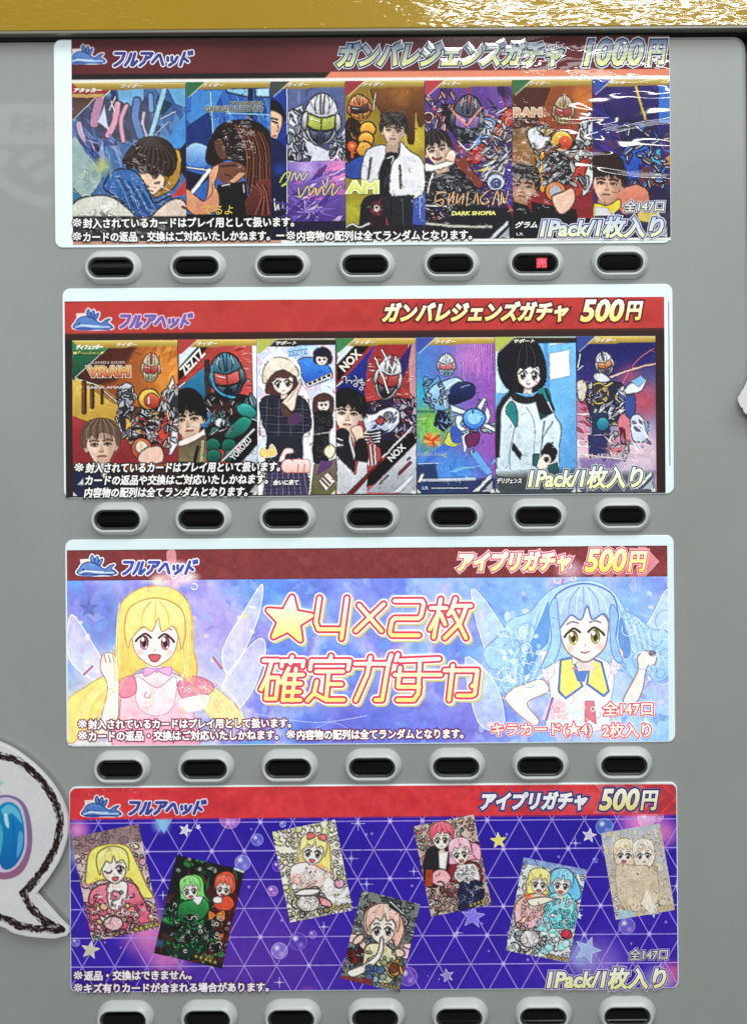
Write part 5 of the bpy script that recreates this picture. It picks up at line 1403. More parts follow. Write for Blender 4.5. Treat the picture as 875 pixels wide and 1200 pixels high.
# left: a girl with long plain yellow hair and a pink frock
c.src(75, 630, 3.646)
Y, YD = (246, 222, 122), (226, 186, 92)
c.sm([(20, 700), (90, 640), (190, 580), (260, 560), (250, 660), (170, 740), (60, 860), (20, 860)], (Y, (236, 200, 110)), line=(200, 156, 80), lw=4).sm([(560, 600), (650, 640), (740, 720), (780, 800), (660, 790), (580, 700)], (Y, (244, 226, 150)), .85, line=(206, 170, 96), lw=4)
c.sm([(236, 330), (262, 260), (330, 215), (400, 205), (470, 215), (525, 262), (548, 340), (552, 460), (572, 560), (540, 640), (470, 560), (330, 560), (240, 640), (214, 560), (232, 450)], (Y, (240, 196, 96)), line=(196, 150, 84), lw=5)
for i in range(6):
    c.ln([(250 + 6 * i, 330 + 10 * i), (236 + 8 * i, 460), (236 + 12 * i, 600)], YD, 4, .7).ln([(530 - 6 * i, 330 + 10 * i), (545 - 6 * i, 460), (556 - 10 * i, 600)], YD, 4, .7)
c.sm([(255, 640), (300, 585), (400, 570), (490, 585), (545, 640), (560, 780), (560, 900), (230, 900), (240, 760)], ((246, 220, 226), (236, 150, 176)), line=(190, 110, 130), lw=4).sm([(310, 590), (400, 640), (480, 590), (470, 720), (400, 760), (320, 720)], ((250, 240, 244), (240, 200, 214)), line=(206, 130, 150), lw=3)
c.sm([(240, 610), (300, 590), (310, 660), (250, 680)], (236, 130, 156), line=(190, 90, 120), lw=4).sm([(490, 620), (560, 590), (634, 620), (630, 660), (520, 690)], ((236, 120, 150), (226, 140, 166)), line=(190, 90, 120), lw=4).curls(490, 600, 620, 680, [(250, 200, 210)], 8, 24, 4).sm([(500, 690), (620, 670), (600, 730), (520, 740)], (244, 238, 244), .85, line=(214, 190, 206), lw=3)
c.curls(260, 650, 540, 780, [(206, 80, 110), (250, 236, 240), (240, 190, 120)], 18, 30, 4, .7)
c.sm([(160, 560), (170, 500), (205, 490), (232, 520), (236, 580), (240, 640), (228, 800), (160, 800), (190, 640)], (250, 228, 216), line=(190, 130, 110), lw=4)
for i in range(3):
    c.ln([(176 + 18 * i, 500), (184 + 18 * i, 530)], (190, 130, 110), 4)
for i in range(26):
    x = c.rng.uniform(222, 300) if i % 2 else c.rng.uniform(500, 556)
    c.ln([(x + (30 if i % 2 else -30) * .6, 280), (x + c.rng.uniform(-8, 8), 400), (x + c.rng.uniform(-14, 14), 520), (x + c.rng.uniform(-20, 20), 610)], [(252, 238, 170), (226, 180, 84), (240, 206, 110)][i % 3], c.rng.uniform(2, 5), .7)
for i in range(22):
    x = c.rng.uniform(30, 200) if i % 2 else c.rng.uniform(580, 740)
    d = -1 if i % 2 else 1
    c.ln([(x - d * 60, 620 + c.rng.uniform(-20, 20)), (x, 680), (x + d * 40, 760), (x + d * 50, 850)], [(252, 238, 170), (226, 186, 92), (250, 226, 190)][i % 3], c.rng.uniform(2, 5), .6)
girl(c, 392, 428, 232, Y, (166, 60, 92), (252, 232, 222), 1, line=(200, 140, 120))
fringe(c, 392, 420, 250, Y, 1, line=(200, 156, 84), cut=.03)
c.sm([(345, 555), (395, 562), (350, 590)], (230, 170, 214), line=(180, 100, 160), lw=3).sm([(460, 550), (405, 562), (455, 588)], (230, 170, 214), line=(180, 100, 160), lw=3).el(400, 564, 10, 12, (200, 140, 196)).ln([(640, 510), (676, 556)], (206, 90, 110), 8).ln([(126, 548), (90, 582)], (206, 90, 110), 8)
c.src(0, 0, 1)
# pale plume of the figure's headdress over the band, then the band
bandmask = None
c.po([(70, 630), (800, 620), (800, 674.6), (70, 680)], (112, 38, 40)).mottle([(98, 32, 34), (120, 44, 44), (108, 36, 38), (132, 52, 50)], 14, .6, region=(np.arange(c.ny) < 36 * 1.5)[:, None] * np.ones((c.ny, c.nx)))
c.ln([(78, 644.6), (784, 639)], (70, 18, 22), 2, .8)
for (x, y, rx, ry, col) in ((204, 678, 34, 16, (236, 196, 214)), (206, 664, 22, 12, (240, 210, 222)), (222, 676, 18, 10, (240, 226, 236)), (186, 680, 14, 10, (244, 226, 200))):
    c.glow(x, y, rx, col, .85, ry)
c.curls(180, 660, 232, 690, [(232, 140, 160), (250, 240, 246), (240, 180, 190)], 14, 8, 1.4, .8).sm([(196, 646), (206, 644), (207, 658), (198, 660)], (226, 150, 160), .8)
c.glow(668, 668, 26, (214, 190, 210), .7, 18).curls(655, 650, 685, 684, [(240, 220, 230), (180, 80, 100)], 8, 7, 1.4, .7)
for i, x in enumerate((692, 706, 720, 734)):
    c.po([(x, 641), (x + 10, 641), (x + 26, 658), (x + 10, 676), (x, 676), (x + 16, 658)], (226, 140, 150), .55)
c.po([(746, 640), (756, 640), (772, 657.5), (756, 675), (746, 675)], (230, 150, 158), .75)
whale(c, 93, 648.5, 43)
# right: a girl with long plain blue hair and a pale yellow waistcoat
c.src(550, 630, 3.571)
B, BD = (156, 196, 236), (92, 140, 206)
c.sm([(60, 470), (130, 400), (170, 340), (250, 310), (300, 250), (360, 205), (450, 180), (540, 185), (610, 235), (650, 300), (700, 330), (760, 380), (830, 400), (835, 560), (780, 600), (740, 570), (700, 620), (660, 560), (600, 520), (360, 520), (320, 570), (280, 620), (230, 600), (200, 660), (140, 640), (130, 560), (80, 540)], ((176, 208, 240), (140, 186, 230)), .95, line=(110, 156, 214), lw=4)
for i in range(10):
    c.ln([(330 - 18 * i, 270 + 18 * i), (300 - 14 * i, 360 + 14 * i), (330 - 20 * i, 440 + 10 * i), (270 - 12 * i, 600)], (196, 222, 244) if i % 2 else (112, 160, 216), 5, .6).ln([(620 + 14 * i, 280 + 12 * i), (660 + 12 * i, 400), (700 + 10 * i, 560)], (176, 200, 232) if i % 2 else (120, 160, 212), 5, .6)
c.sm([(300, 330), (330, 270), (330, 420), (290, 480), (250, 560), (226, 560), (250, 450)], (86, 140, 208), .9).sm([(630, 330), (660, 400), (672, 480), (640, 500), (620, 420)], (86, 130, 196), .9)
c.sm([(230, 610), (300, 590), (330, 640), (240, 690), (290, 760), (260, 780), (150, 680), (180, 630)], (248, 230, 222), line=(170, 130, 120), lw=4).sm([(640, 680), (700, 560), (700, 500), (735, 470), (778, 495), (770, 530), (740, 540), (720, 640), (690, 690)], (242, 224, 216), line=(150, 116, 110), lw=4).el(762, 482, 15, 13, (120, 100, 96))
c.sm([(330, 560), (400, 500), (540, 500), (600, 560), (590, 680), (560, 800), (330, 800), (340, 680)], ((244, 246, 250), (206, 222, 240)), line=(140, 160, 196), lw=4)
c.po([(380, 510), (430, 500), (470, 620), (400, 670), (372, 640)], (232, 224, 110), line=(90, 120, 190), lw=9).po([(505, 500), (550, 520), (580, 640), (560, 660), (490, 610)], (226, 218, 110), line=(90, 120, 190), lw=9).po([(430, 540), (500, 540), (480, 600), (450, 600)], (80, 120, 190)).ln([(430, 546), (498, 546)], (226, 120, 140), 7)
c.sm([(430, 490), (462, 505), (432, 530)], (230, 236, 244), line=(120, 130, 150), lw=3).sm([(500, 490), (468, 505), (498, 530)], (230, 236, 244), line=(120, 130, 150), lw=3).sm([(300, 480), (345, 490), (350, 570), (310, 590)], (250, 240, 244), .9, line=(226, 150, 170), lw=4).sm([(600, 460), (640, 480), (620, 560), (590, 560)], (250, 240, 244), .9, line=(226, 150, 170), lw=4)
c.po([(340, 660), (400, 690), (410, 760), (300, 760)], (240, 190, 200), .85).ln([(345, 670), (320, 760)], (90, 120, 190), 8).po([(480, 680), (520, 680), (530, 780), (500, 760), (480, 780)], (206, 90, 110), .85).curls(330, 640, 560, 800, [(250, 250, 250), (236, 200, 120), (226, 120, 150)], 18, 26, 4, .7)
c.el(372, 400, 14, 26, (240, 216, 206), line=(160, 120, 110), lw=3)
girl(c, 478, 395, 236, B, (170, 150, 40), (244, 226, 220), -3, mouth=False, line=(150, 110, 110))
fringe(c, 480, 368, 270, (160, 190, 232), -2, line=(92, 120, 190), cut=.02)
c.sm([(330, 300), (360, 250), (370, 330), (380, 440), (350, 520), (300, 540), (340, 430)], (150, 192, 234), line=(92, 130, 200), lw=4).sm([(590, 280), (620, 320), (610, 420), (640, 520), (600, 500), (585, 400)], (140, 178, 226), line=(92, 130, 200), lw=4)
c.curls(110, 380, 310, 600, [(196, 222, 244), (104, 150, 210), (226, 238, 248)], 34, 60, 4, .6).curls(630, 340, 800, 580, [(196, 216, 240), (104, 146, 204), (220, 230, 244)], 26, 60, 4, .6).blobs(110, 380, 320, 600, [(240, 244, 190), (250, 250, 250), (206, 226, 246)], 18, 16, .5)
c.src(0, 0, 1)
c.ln([(300, 836), (370, 846), (430, 838)], (206, 210, 240), 1.2, .5).ln([(350, 866), (390, 846), (430, 868)], (206, 210, 240), 1.0, .4)
c.detail(700, 4.0, .1, 6, .2)
f3 = fbm(c.ny, c.nx, 12, c.rng, 4)
c.a = c.a * (1 + .1 * (f3 - .5))[..., None]
c.tone(.92, .98, 1.06).crisp(2, .6, .15)
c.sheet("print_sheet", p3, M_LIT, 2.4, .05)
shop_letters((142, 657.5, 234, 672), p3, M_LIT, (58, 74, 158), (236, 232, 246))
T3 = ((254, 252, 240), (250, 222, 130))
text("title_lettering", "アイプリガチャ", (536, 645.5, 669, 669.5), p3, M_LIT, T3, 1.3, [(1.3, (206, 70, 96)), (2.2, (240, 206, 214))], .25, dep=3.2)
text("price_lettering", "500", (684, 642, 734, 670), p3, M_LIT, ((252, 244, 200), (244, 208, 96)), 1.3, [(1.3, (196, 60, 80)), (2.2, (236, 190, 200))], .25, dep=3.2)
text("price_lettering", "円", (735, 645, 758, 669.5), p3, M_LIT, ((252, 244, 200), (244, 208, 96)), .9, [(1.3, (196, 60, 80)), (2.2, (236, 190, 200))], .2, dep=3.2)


def q3(*pts):
    return [(290 + x / 3.125, 680 + y / 3.125) for x, y in pts]


st = []
for i in range(10):
    R = 84 if i % 2 == 0 else 36
    a = radians(-83 + 36 * i)
    st.append((155 + R * cos(a), 142 + R * sin(a)))
line1 = [q3((266, 62), (252, 150), (262, 176), (346, 176)), q3((366, 62), (346, 210)), q3((410, 88), (492, 182)), q3((500, 84), (398, 182)),
         q3((540, 72), (640, 72), (646, 84), (636, 128), (626, 136), (540, 136), (530, 146), (522, 188), (530, 198), (628, 198)),
         q3((672, 98), (728, 98)), q3((708, 66), (682, 206)), q3((696, 124), (668, 176)), q3((708, 120), (724, 158)),
         q3((762, 64), (748, 104), (736, 122)), q3((756, 90), (818, 90)), q3((802, 92), (780, 150), (722, 208)), q3((752, 112), (772, 150), (800, 208))]
line2 = [q3((62, 290), (116, 290)), q3((92, 292), (74, 352), (52, 396)), q3((78, 352), (70, 430), (106, 430), (116, 352), (80, 352)),
         q3((130, 292), (128, 312)), q3((130, 292), (208, 292), (204, 312)), q3((166, 276), (160, 300)), q3((154, 318), (126, 372)), q3((142, 352), (132, 436)), q3((146, 342), (206, 342)), q3((180, 320), (164, 436)), q3((140, 374), (198, 374)), q3((136, 404), (194, 404)), q3((132, 434), (196, 434)),
         q3((236, 292), (232, 322)), q3((236, 292), (376, 292), (370, 322)), q3((308, 274), (304, 292)), q3((254, 330), (352, 330)), q3((300, 332), (290, 430)), q3((298, 376), (346, 376)), q3((256, 366), (246, 410), (222, 436)), q3((246, 410), (290, 434), (354, 434)),
         q3((396, 302), (518, 302), (512, 330), (494, 434), (470, 434)), q3((452, 278), (440, 340), (398, 436)), q3((528, 270), (520, 292)), q3((552, 268), (544, 290)),
         q3((560, 290), (702, 284)), q3((556, 342), (708, 342)), q3((546, 342), (540, 342)), q3((632, 290), (626, 410), (610, 434), (550, 434)), q3((560, 316), (552, 386), (630, 386)),
         q3((722, 326), (842, 326), (832, 378), (822, 384)), q3((752, 308), (738, 434)), q3((842, 326), (832, 412), (822, 418), (770, 418))]
for nm_lines, shp in ((line1, [q3(*st)]), (line2, [])):
    strokes("headline_lettering", nm_lines, p3, M_LIT, [(6.2, (206, 196, 120), 2.2, 2.2), (6.4, (246, 240, 244), 0, 0), (4.7, (208, 62, 92), 0, 0), (2.2, ((252, 244, 238), (246, 226, 120)), 0, 0)], 3.0, shapes=shp)
for s_, bx_ in (("※封入されているカードはプレイ用として扱います。", (93, 841, 342, 852.5)), ("※カードの返品・交換はご対応いたしかねます。", (93, 854.5, 327, 866.5)), ("※内容物の配列は全てランダムとなります。", (336, 853, 543, 865))):
    notice(s_, bx_, p3, M_LIT, (252, 248, 246), (110, 40, 66), 1.3)
for s_, bx_ in (("全147口", (706, 821, 764, 837)), ("キラカード(★4)", (576, 846, 693, 863)), ("2枚入り", (705, 846, 762, 863))):
    text("count_lettering", s_, bx_, p3, M_LIT, ((250, 236, 226), (250, 226, 206)), .35, [(1.3, (206, 70, 92)), (2.0, (244, 220, 226))], dep=3.6)

# ---- poster 4
p4 = poster("purple triangle grid poster with seven tilted cards, priced 500 yen", 438.2, 1039.2, 709.5, 239.5)
cc = S((438.2, 1039.2))
V, F = loft([rrect(cc[0], cc[1], 710.5, 240.5, 8), rrect(cc[0], cc[1], 710.5, 240.5, 8), rrect(cc[0], cc[1], 709.8, 239.8, 7.8)], [0, 1.6, 2.0])
mesh("acrylic_backing", V, F, M_POCKET, p4)
c = Print(438.2, 1039.2, 708.5, 238.5, 0, 1.5, (58, 36, 158), 61)
c.grad((40, 18, 154), (74, 40, 166)).mottle([(36, 16, 148), (48, 24, 166), (42, 18, 158), (62, 34, 168)], 60, .5)
c.glow(640, 980, 120, (40, 24, 150), .5).glow(300, 1130, 160, (110, 66, 170), .6)
for (x, y, r_, col, a) in ((92, 972, 22, (236, 150, 206), .95), (96, 1000, 26, (180, 214, 226), .8), (190, 965, 16, (150, 206, 240), .9), (172, 1090, 44, (232, 140, 200), .95), (196, 1120, 40, (220, 130, 196), .9), (165, 1060, 30, (240, 190, 226), .8), (750, 962, 40, (236, 140, 206), .95), (778, 975, 26, (226, 130, 200), .9), (700, 1130, 50, (170, 150, 220), .7), (680, 1118, 26, (176, 206, 230), .7), (786, 1140, 22, (226, 90, 150), .9), (770, 1150, 30, (176, 190, 226), .8), (362, 1166, 16, (200, 110, 200), .7)):
    c.glow(x, y, r_, col, a)
yl = lambda x, y: (x, y - (x - 438.3) * .0078)
x0g, y0g, tx, ty = 438.3, 994.9, 37.85, 33.65
for j in range(-2, 7):
    y = y0g + j * ty
    c.ln([yl(70, y), yl(810, y)], (178, 156, 236), 1.25, .85, smooth=False)
for i in range(-16, 18):
    for d in (-1, 1):
        xa = x0g + i * tx
        c.ln([yl(xa - d * tx / 2 * 2.2, y0g - 2.2 * ty), yl(xa + d * tx / 2 * 5.4, y0g + 5.4 * ty)], (178, 156, 236), 1.15, .8, smooth=False)
for j in range(-1, 6):
    for i in range(-11, 11):
        if c.rng.random() < .4:
            c.glow(*yl(x0g + (i + (j % 2) * .5) * tx, y0g + j * ty), 4.5, (226, 214, 255), .75)
for i in range(60):
    x, y = c.rng.uniform(90, 785), c.rng.uniform(965, 1150)
    c.glow(x, y, c.rng.uniform(1.2, 3), (210, 190, 255), .7)
for (x, y, r_) in ((412, 1005, 8), (420, 964, 8), (485, 1020, 5), (430, 1035, 7), (192, 1048, 5), (620, 1085, 5), (536, 1092, 6), (328, 1150, 6), (676, 1065, 6), (792, 1037, 6), (640, 945, 0), (674, 987, 6), (380, 1085, 6)):
    if r_:
        c.spark(x, y, r_)
for (x, y, r_, col) in ((285, 1010, 9, (170, 190, 250)), (302, 983, 7, (150, 170, 246)), (320, 1043, 6, (226, 160, 230)), (328, 1113, 9.5, (190, 180, 250)), (367, 1094, 4.5, (150, 120, 220)), (332, 965, 3.5, (160, 180, 250)), (90, 1103, 5, (150, 140, 220)), (708, 968, 10, (110, 180, 220)), (734, 1084, 9.5, (150, 150, 220)), (697, 1007, 3, (120, 110, 210)), (478, 1143, 11, (140, 110, 200)), (757, 958, 10, (240, 200, 226)), (770, 955, 7, (226, 170, 206)), (350, 1102, 10, (90, 70, 180)), (270, 958, 12, (240, 170, 220)), (326, 1014, 6, (110, 80, 210))):
    c.el(x, y, r_, r_, col, .55, line=lt(col, .45), lw=.8).glow(x - r_ * .3, y - r_ * .35, r_ * .5, (250, 245, 255), .85).glow(x + r_ * .3, y + r_ * .4, r_ * .5, (240, 190, 240), .5)
c.po([(182, 957), (205, 955), (193, 976)], (150, 206, 236), .8)
for (x, y, r_, col, rot) in ((218, 972, 7.5, (226, 226, 240), -70), (107, 1112, 11, (214, 206, 180), -80), (584, 984, 9.5, (236, 230, 110), -95), (690, 978, 8.5, (214, 210, 230), -80), (554, 1073, 14, (140, 130, 230), -84), (524, 1142, 8, (170, 150, 220), -30), (688, 1112, 16, (170, 190, 230), -70), (678, 1072, 4, (220, 226, 246), -80), (233, 968, 3, (220, 220, 240), -60), (765, 1068, 6, (180, 190, 220), -60)):
    c.star(x, y, r_, col, .95, rot, .42, line=lt(col, .4), lw=.7)
# red band
c.po([(70, 910), (810, 900), (810, 952.6), (70, 959.2)], (208, 58, 66)).mottle([(190, 48, 60), (214, 62, 66), (222, 78, 84), (204, 54, 60)], 20, .45, region=(np.arange(c.ny) < 37.5 * 1.5)[:, None] * np.ones((c.ny, c.nx)))
c.glow(690, 938, 70, (232, 120, 130), .4, 20)
for x in (694, 716, 738, 760, 776):
    c.po([(x, 917), (x + 12, 917), (x + 30, 934), (x + 12, 952), (x, 952), (x + 18, 934)], (226, 140, 146) if x < 760 else (150, 60, 70), .6)
c.ln([(84, 921), (792, 917.6)], (236, 190, 190), 1.6, .7)
for i in range(26):
    x, y = (c.rng.uniform(86, 150), c.rng.uniform(924, 975)) if i % 2 else (c.rng.uniform(96, 170), c.rng.uniform(922, 960))
    c.ln([(x, y), (x + c.rng.uniform(-3, 3), y + c.rng.uniform(-3, 3))], (236, 206, 206), .6, .6)
whale(c, 98.5, 930.5, 43)
c.detail(400, 4.0, .06, 4, .1).tone(1.04, 1.08, 1.0).crisp(2, .5, 0)
c.sheet("print_sheet", p4, M_INK, 2.4, .035, radius=8)
shop_letters((149.5, 938.5, 244, 952.5), p4, M_INK, (54, 64, 160), (240, 232, 246))
T4 = ((255, 255, 255), (236, 232, 240))
text("title_lettering", "アイプリガチャ", (563, 926.5, 688, 948.5), p4, M_INK, T4, 1.2, [(1.5, (40, 40, 110)), (2.2, (120, 100, 160))], .25, dep=3.2)
text("price_lettering", "500", (701, 922.5, 749, 948.5), p4, M_INK, ((255, 255, 250), (236, 222, 130)), 1.2, [(1.5, (40, 40, 110)), (2.2, (120, 100, 160))], .25, dep=3.2)
text("price_lettering", "円", (749.5, 925, 771, 948), p4, M_INK, ((255, 255, 250), (236, 222, 160)), .8, [(1.5, (40, 40, 110)), (2.2, (120, 100, 160))], .2, dep=3.2)
for s_, bx_ in (("※返品・交換はできません。", (88, 1135, 226, 1146.5)), ("※キズ有りカードが含まれる場合があります。", (88, 1149.5, 316, 1161))):
    notice(s_, bx_, p4, M_INK, (252, 248, 252), (84, 44, 96), 1.2)
text("count_lettering", "全147口", (737, 1110, 782, 1122.5), p4, M_INK, ((236, 236, 244), (226, 226, 190)), .15, [(1.0, (60, 44, 110)), (1.7, (196, 180, 226))], .1, dep=3.6)
text("count_lettering", "1Pack/1枚入り", (640, 1132, 780, 1157.5), p4, M_INK, ((252, 252, 250), (240, 240, 160)), 1.0, [(1.2, (60, 44, 110)), (2.2, (206, 190, 232))], .2, dep=3.6)


def idol(seed, cx, cy, w, h, phi, base):
    c = Print(cx, cy, w, h, phi, 1.9, base, seed)
    return c


def frame_junk(c, x0, y0, x1, y1, pal, n, size, ink, w):
    """the busy foil frames of these cards: small jewels, ribbons and scribbled outlines"""
    c.blobs(x0, y0, x1, y1, pal, n, size, .85, line=ink, lw=w * .8)
    c.shards(x0, y0, x1, y1, pal + [ink], n, size * .8, .8, thin=.5)
    c.blobs(x0, y0, x1, y1, pal, n, size * .5, .9, line=ink, lw=w * .7)
    c.curls(x0, y0, x1, y1, [ink, ink, lt(ink, .5), (240, 236, 230)], int(n * 1.6), size * .9, w, .85)
    return c


def stars5(c, pts, r_, col=(226, 200, 90), ink=(90, 70, 40)):
    for x, y in pts:
        c.star(x, y, r_, col, 1.0, line=ink, lw=r_ * .18)
    return c


def fin4(c, label=None):
    c.src(0, 0, 1)
    c.detail(110, 6.0, .3, 22, .2).detail(260, 3.0, .26, 12, .15).tone(1.12, 1.0, 1.04).crisp(2, .8, .35)
    o = c.sheet("card_picture", p4, M_INK, 2.8, .05)
    return o


# 1: winking girl with yellow hair, pink frills
c = idol(71, 136.5, 1033, 81, 124, -11.3, (206, 180, 176)).src(80, 940, 3.977)
frame_junk(c, 20, 90, 430, 660, [(220, 200, 190), (170, 140, 150), (232, 220, 180), (206, 150, 170), (150, 190, 200)], 90, 22, (84, 62, 62), 5)
c.po([(15, 150), (345, 85), (360, 170), (30, 240)], (110, 84, 90), .6)
c.sm([(90, 300), (110, 220), (190, 190), (280, 200), (320, 270), (370, 380), (400, 440), (330, 430), (290, 350), (150, 360), (90, 380)], (244, 220, 116), line=(170, 130, 70), lw=5)
c.sm([(120, 400), (210, 370), (300, 370), (340, 420), (380, 560), (120, 600), (100, 480)], ((226, 130, 150), (206, 90, 120)), line=(110, 60, 70), lw=5).sm([(190, 380), (280, 370), (260, 480), (200, 490)], (240, 230, 226), line=(120, 80, 80), lw=4)
frame_junk(c, 130, 400, 330, 590, [(236, 150, 170), (206, 90, 120), (246, 214, 214), (226, 120, 140)], 16, 20, (96, 50, 62), 4)
girl(c, 218, 305, 135, (236, 210, 110), (100, 50, 70), tilt=-8, wink=True)
fringe(c, 215, 295, 145, (246, 224, 124), -8)
frame_junk(c, 80, 470, 430, 620, [(232, 180, 190), (240, 230, 220), (206, 120, 140), (220, 190, 120)], 34, 18, (80, 50, 54), 5)
c.curls(170, 540, 300, 610, [(60, 40, 44)], 8, 44, 6).el(215, 560, 46, 34, (230, 190, 196), .8, line=(60, 40, 44), lw=5)
stars5(c, [(320 + 24 * i, 588 - 6 * i) for i in range(5)], 15)
fin4(c)
# 2: green haired and red haired girls on black
c = idol(72, 234.3, 1067, 81.5, 118, 13.3, (26, 26, 28)).src(80, 940, 3.977)
c.shards(400, 230, 830, 780, [(20, 50, 34), (60, 24, 20), (14, 14, 18), (40, 110, 60), (100, 40, 30)], 60, 50, .7).blobs(420, 240, 700, 330, [(60, 130, 70), (30, 60, 44), (160, 170, 150)], 26, 18, .8, line=(14, 16, 16), lw=4)
c.sm([(640, 420), (740, 380), (800, 460), (770, 720), (640, 700)], (70, 28, 24)).sm([(510, 440), (600, 400), (680, 470), (650, 690), (470, 700), (470, 560)], (22, 52, 38)).glow(470, 545, 50, (70, 180, 90), .9, 36).glow(425, 650, 40, (40, 110, 150), .8)
c.sm([(525, 430), (525, 370), (580, 330), (630, 350), (640, 420), (660, 460), (600, 470), (530, 480)], (120, 206, 110), line=(20, 60, 30), lw=5)
frame_junk(c, 490, 460, 650, 680, [(40, 120, 70), (80, 180, 100), (20, 50, 36), (200, 220, 190)], 18, 18, (8, 30, 20), 4)
girl(c, 572, 405, 88, (110, 190, 100), (30, 60, 40), tilt=-6)
fringe(c, 572, 396, 94, (130, 214, 116), -6)
c.sm([(520, 470), (570, 450), (640, 440), (660, 500), (590, 560), (520, 540)], ((60, 160, 80), (30, 90, 56)), line=(10, 40, 24), lw=5).sm([(580, 440), (630, 435), (610, 475)], (232, 240, 232))
c.sm([(690, 400), (690, 340), (740, 315), (780, 340), (775, 420)], (206, 78, 52), line=(70, 20, 20), lw=5)
frame_junk(c, 670, 450, 790, 700, [(150, 50, 40), (90, 30, 26), (216, 120, 60), (40, 18, 18)], 18, 18, (30, 10, 10), 4)
girl(c, 726, 400, 78, (200, 74, 50), (90, 30, 24), tilt=8)
fringe(c, 728, 388, 86, (216, 86, 58), 8)
c.sm([(685, 450), (750, 430), (780, 470), (750, 500), (690, 490)], (214, 84, 56), line=(60, 20, 20), lw=4).el(700, 450, 22, 16, (240, 236, 226)).sm([(660, 500), (690, 520), (660, 545)], (206, 120, 60)).sm([(730, 500), (690, 520), (730, 545)], (206, 120, 60))
frame_junk(c, 470, 520, 740, 740, [(24, 60, 40), (80, 34, 26), (40, 130, 70), (20, 20, 22)], 34, 20, (12, 14, 14), 5)
c.blobs(560, 690, 700, 750, [(150, 150, 90), (90, 90, 60)], 12, 14, .8, line=(20, 20, 14), lw=4)
stars5(c, [(600 + 22 * i, 712 + 7 * i) for i in range(5)], 13, (206, 196, 110))
c.ln([(780, 305), (820, 320)], (236, 236, 236), 12, smooth=False)
fin4(c)
# 3: girl with yellow hair and a pink bow in white
c = idol(73, 366.7, 1019.4, 74.5, 108, -10.6, (236, 228, 206)).src(300, 940, 4.374)
frame_junk(c, 90, 90, 490, 610, [(240, 236, 226), (226, 220, 160), (236, 206, 206), (206, 220, 150), (226, 226, 226)], 80, 24, (110, 100, 96), 5)
c.sm([(222, 300), (225, 210), (300, 160), (370, 200), (385, 290), (380, 370), (340, 350), (250, 330)], (246, 224, 130), line=(190, 150, 80), lw=5).sm([(250, 320), (320, 290), (385, 380), (340, 380)], (240, 150, 90), .6)
c.sm([(180, 330), (260, 300), (330, 330), (370, 370), (320, 440), (200, 430)], ((250, 240, 238), (246, 200, 196)), line=(170, 120, 120), lw=4).ln([(262, 350), (285, 380), (262, 405)], (120, 70, 80), 5).ln([(285, 350), (262, 380), (285, 405)], (120, 70, 80), 5).glow(205, 390, 44, (246, 170, 160), .8)
frame_junk(c, 180, 330, 370, 440, [(250, 226, 220), (246, 196, 190), (255, 246, 240)], 14, 20, (170, 120, 120), 3)
girl(c, 295, 250, 128, (240, 214, 120), (90, 50, 70), tilt=6)
fringe(c, 295, 240, 136, (250, 230, 140), 6)
c.sm([(270, 150), (310, 165), (270, 185)], (226, 120, 120), line=(150, 70, 80), lw=4).sm([(360, 160), (318, 168), (355, 195)], (226, 120, 120), line=(150, 70, 80), lw=4)
c.blobs(330, 420, 470, 520, [(246, 244, 240), (240, 230, 236)], 10, 36, .8, line=(190, 180, 180), lw=3).curls(190, 450, 370, 580, [(70, 52, 56)], 18, 44, 6).el(270, 510, 60, 46, (246, 236, 236), .6, line=(70, 52, 56), lw=6).sm([(200, 470), (240, 440), (330, 440), (300, 470)], (240, 232, 230), line=(70, 52, 56), lw=5).el(430, 410, 26, 24, (226, 170, 190), line=(110, 80, 90), lw=4)
c.sm([(330, 480), (380, 500), (390, 530), (340, 520)], (236, 160, 160), line=(100, 60, 60), lw=4)
stars5(c, [(360 + 27 * i, 548 - 6 * i) for i in range(5)], 15, (190, 170, 90))
fin4(c)
# 4: girl with pale pink hair, finger to her lips
c = idol(74, 446, 1101.5, 70.5, 106, 14, (120, 124, 120)).src(300, 940, 4.374)
frame_junk(c, 430, 450, 835, 960, [(110, 116, 110), (80, 84, 90), (150, 150, 130), (90, 110, 130), (60, 60, 66)], 110, 22, (34, 34, 40), 5)
c.blobs(490, 640, 560, 740, [(236, 200, 190)], 5, 34, .95, line=(90, 60, 60), lw=4).blobs(690, 690, 790, 780, [(240, 206, 196)], 5, 36, .95, line=(90, 60, 60), lw=4)
c.sm([(555, 640), (560, 560), (610, 515), (690, 520), (745, 580), (760, 660), (720, 740), (690, 690), (590, 680)], (232, 180, 164), line=(120, 70, 66), lw=5)
c.sm([(560, 740), (620, 715), (690, 740), (720, 800), (690, 920), (560, 880)], ((222, 214, 176), (190, 190, 150)), line=(80, 70, 60), lw=5)
frame_junk(c, 540, 740, 720, 900, [(222, 214, 176), (170, 170, 130), (240, 236, 220), (120, 130, 130)], 14, 20, (60, 54, 50), 4)
girl(c, 650, 645, 150, (220, 160, 150), (90, 40, 36), tilt=2, mouth=False)
fringe(c, 650, 622, 168, (238, 188, 172), 2)
c.sm([(470, 860), (560, 820), (620, 770), (640, 690), (655, 700), (645, 780), (580, 850), (500, 890)], (250, 228, 216), line=(120, 80, 74), lw=4)
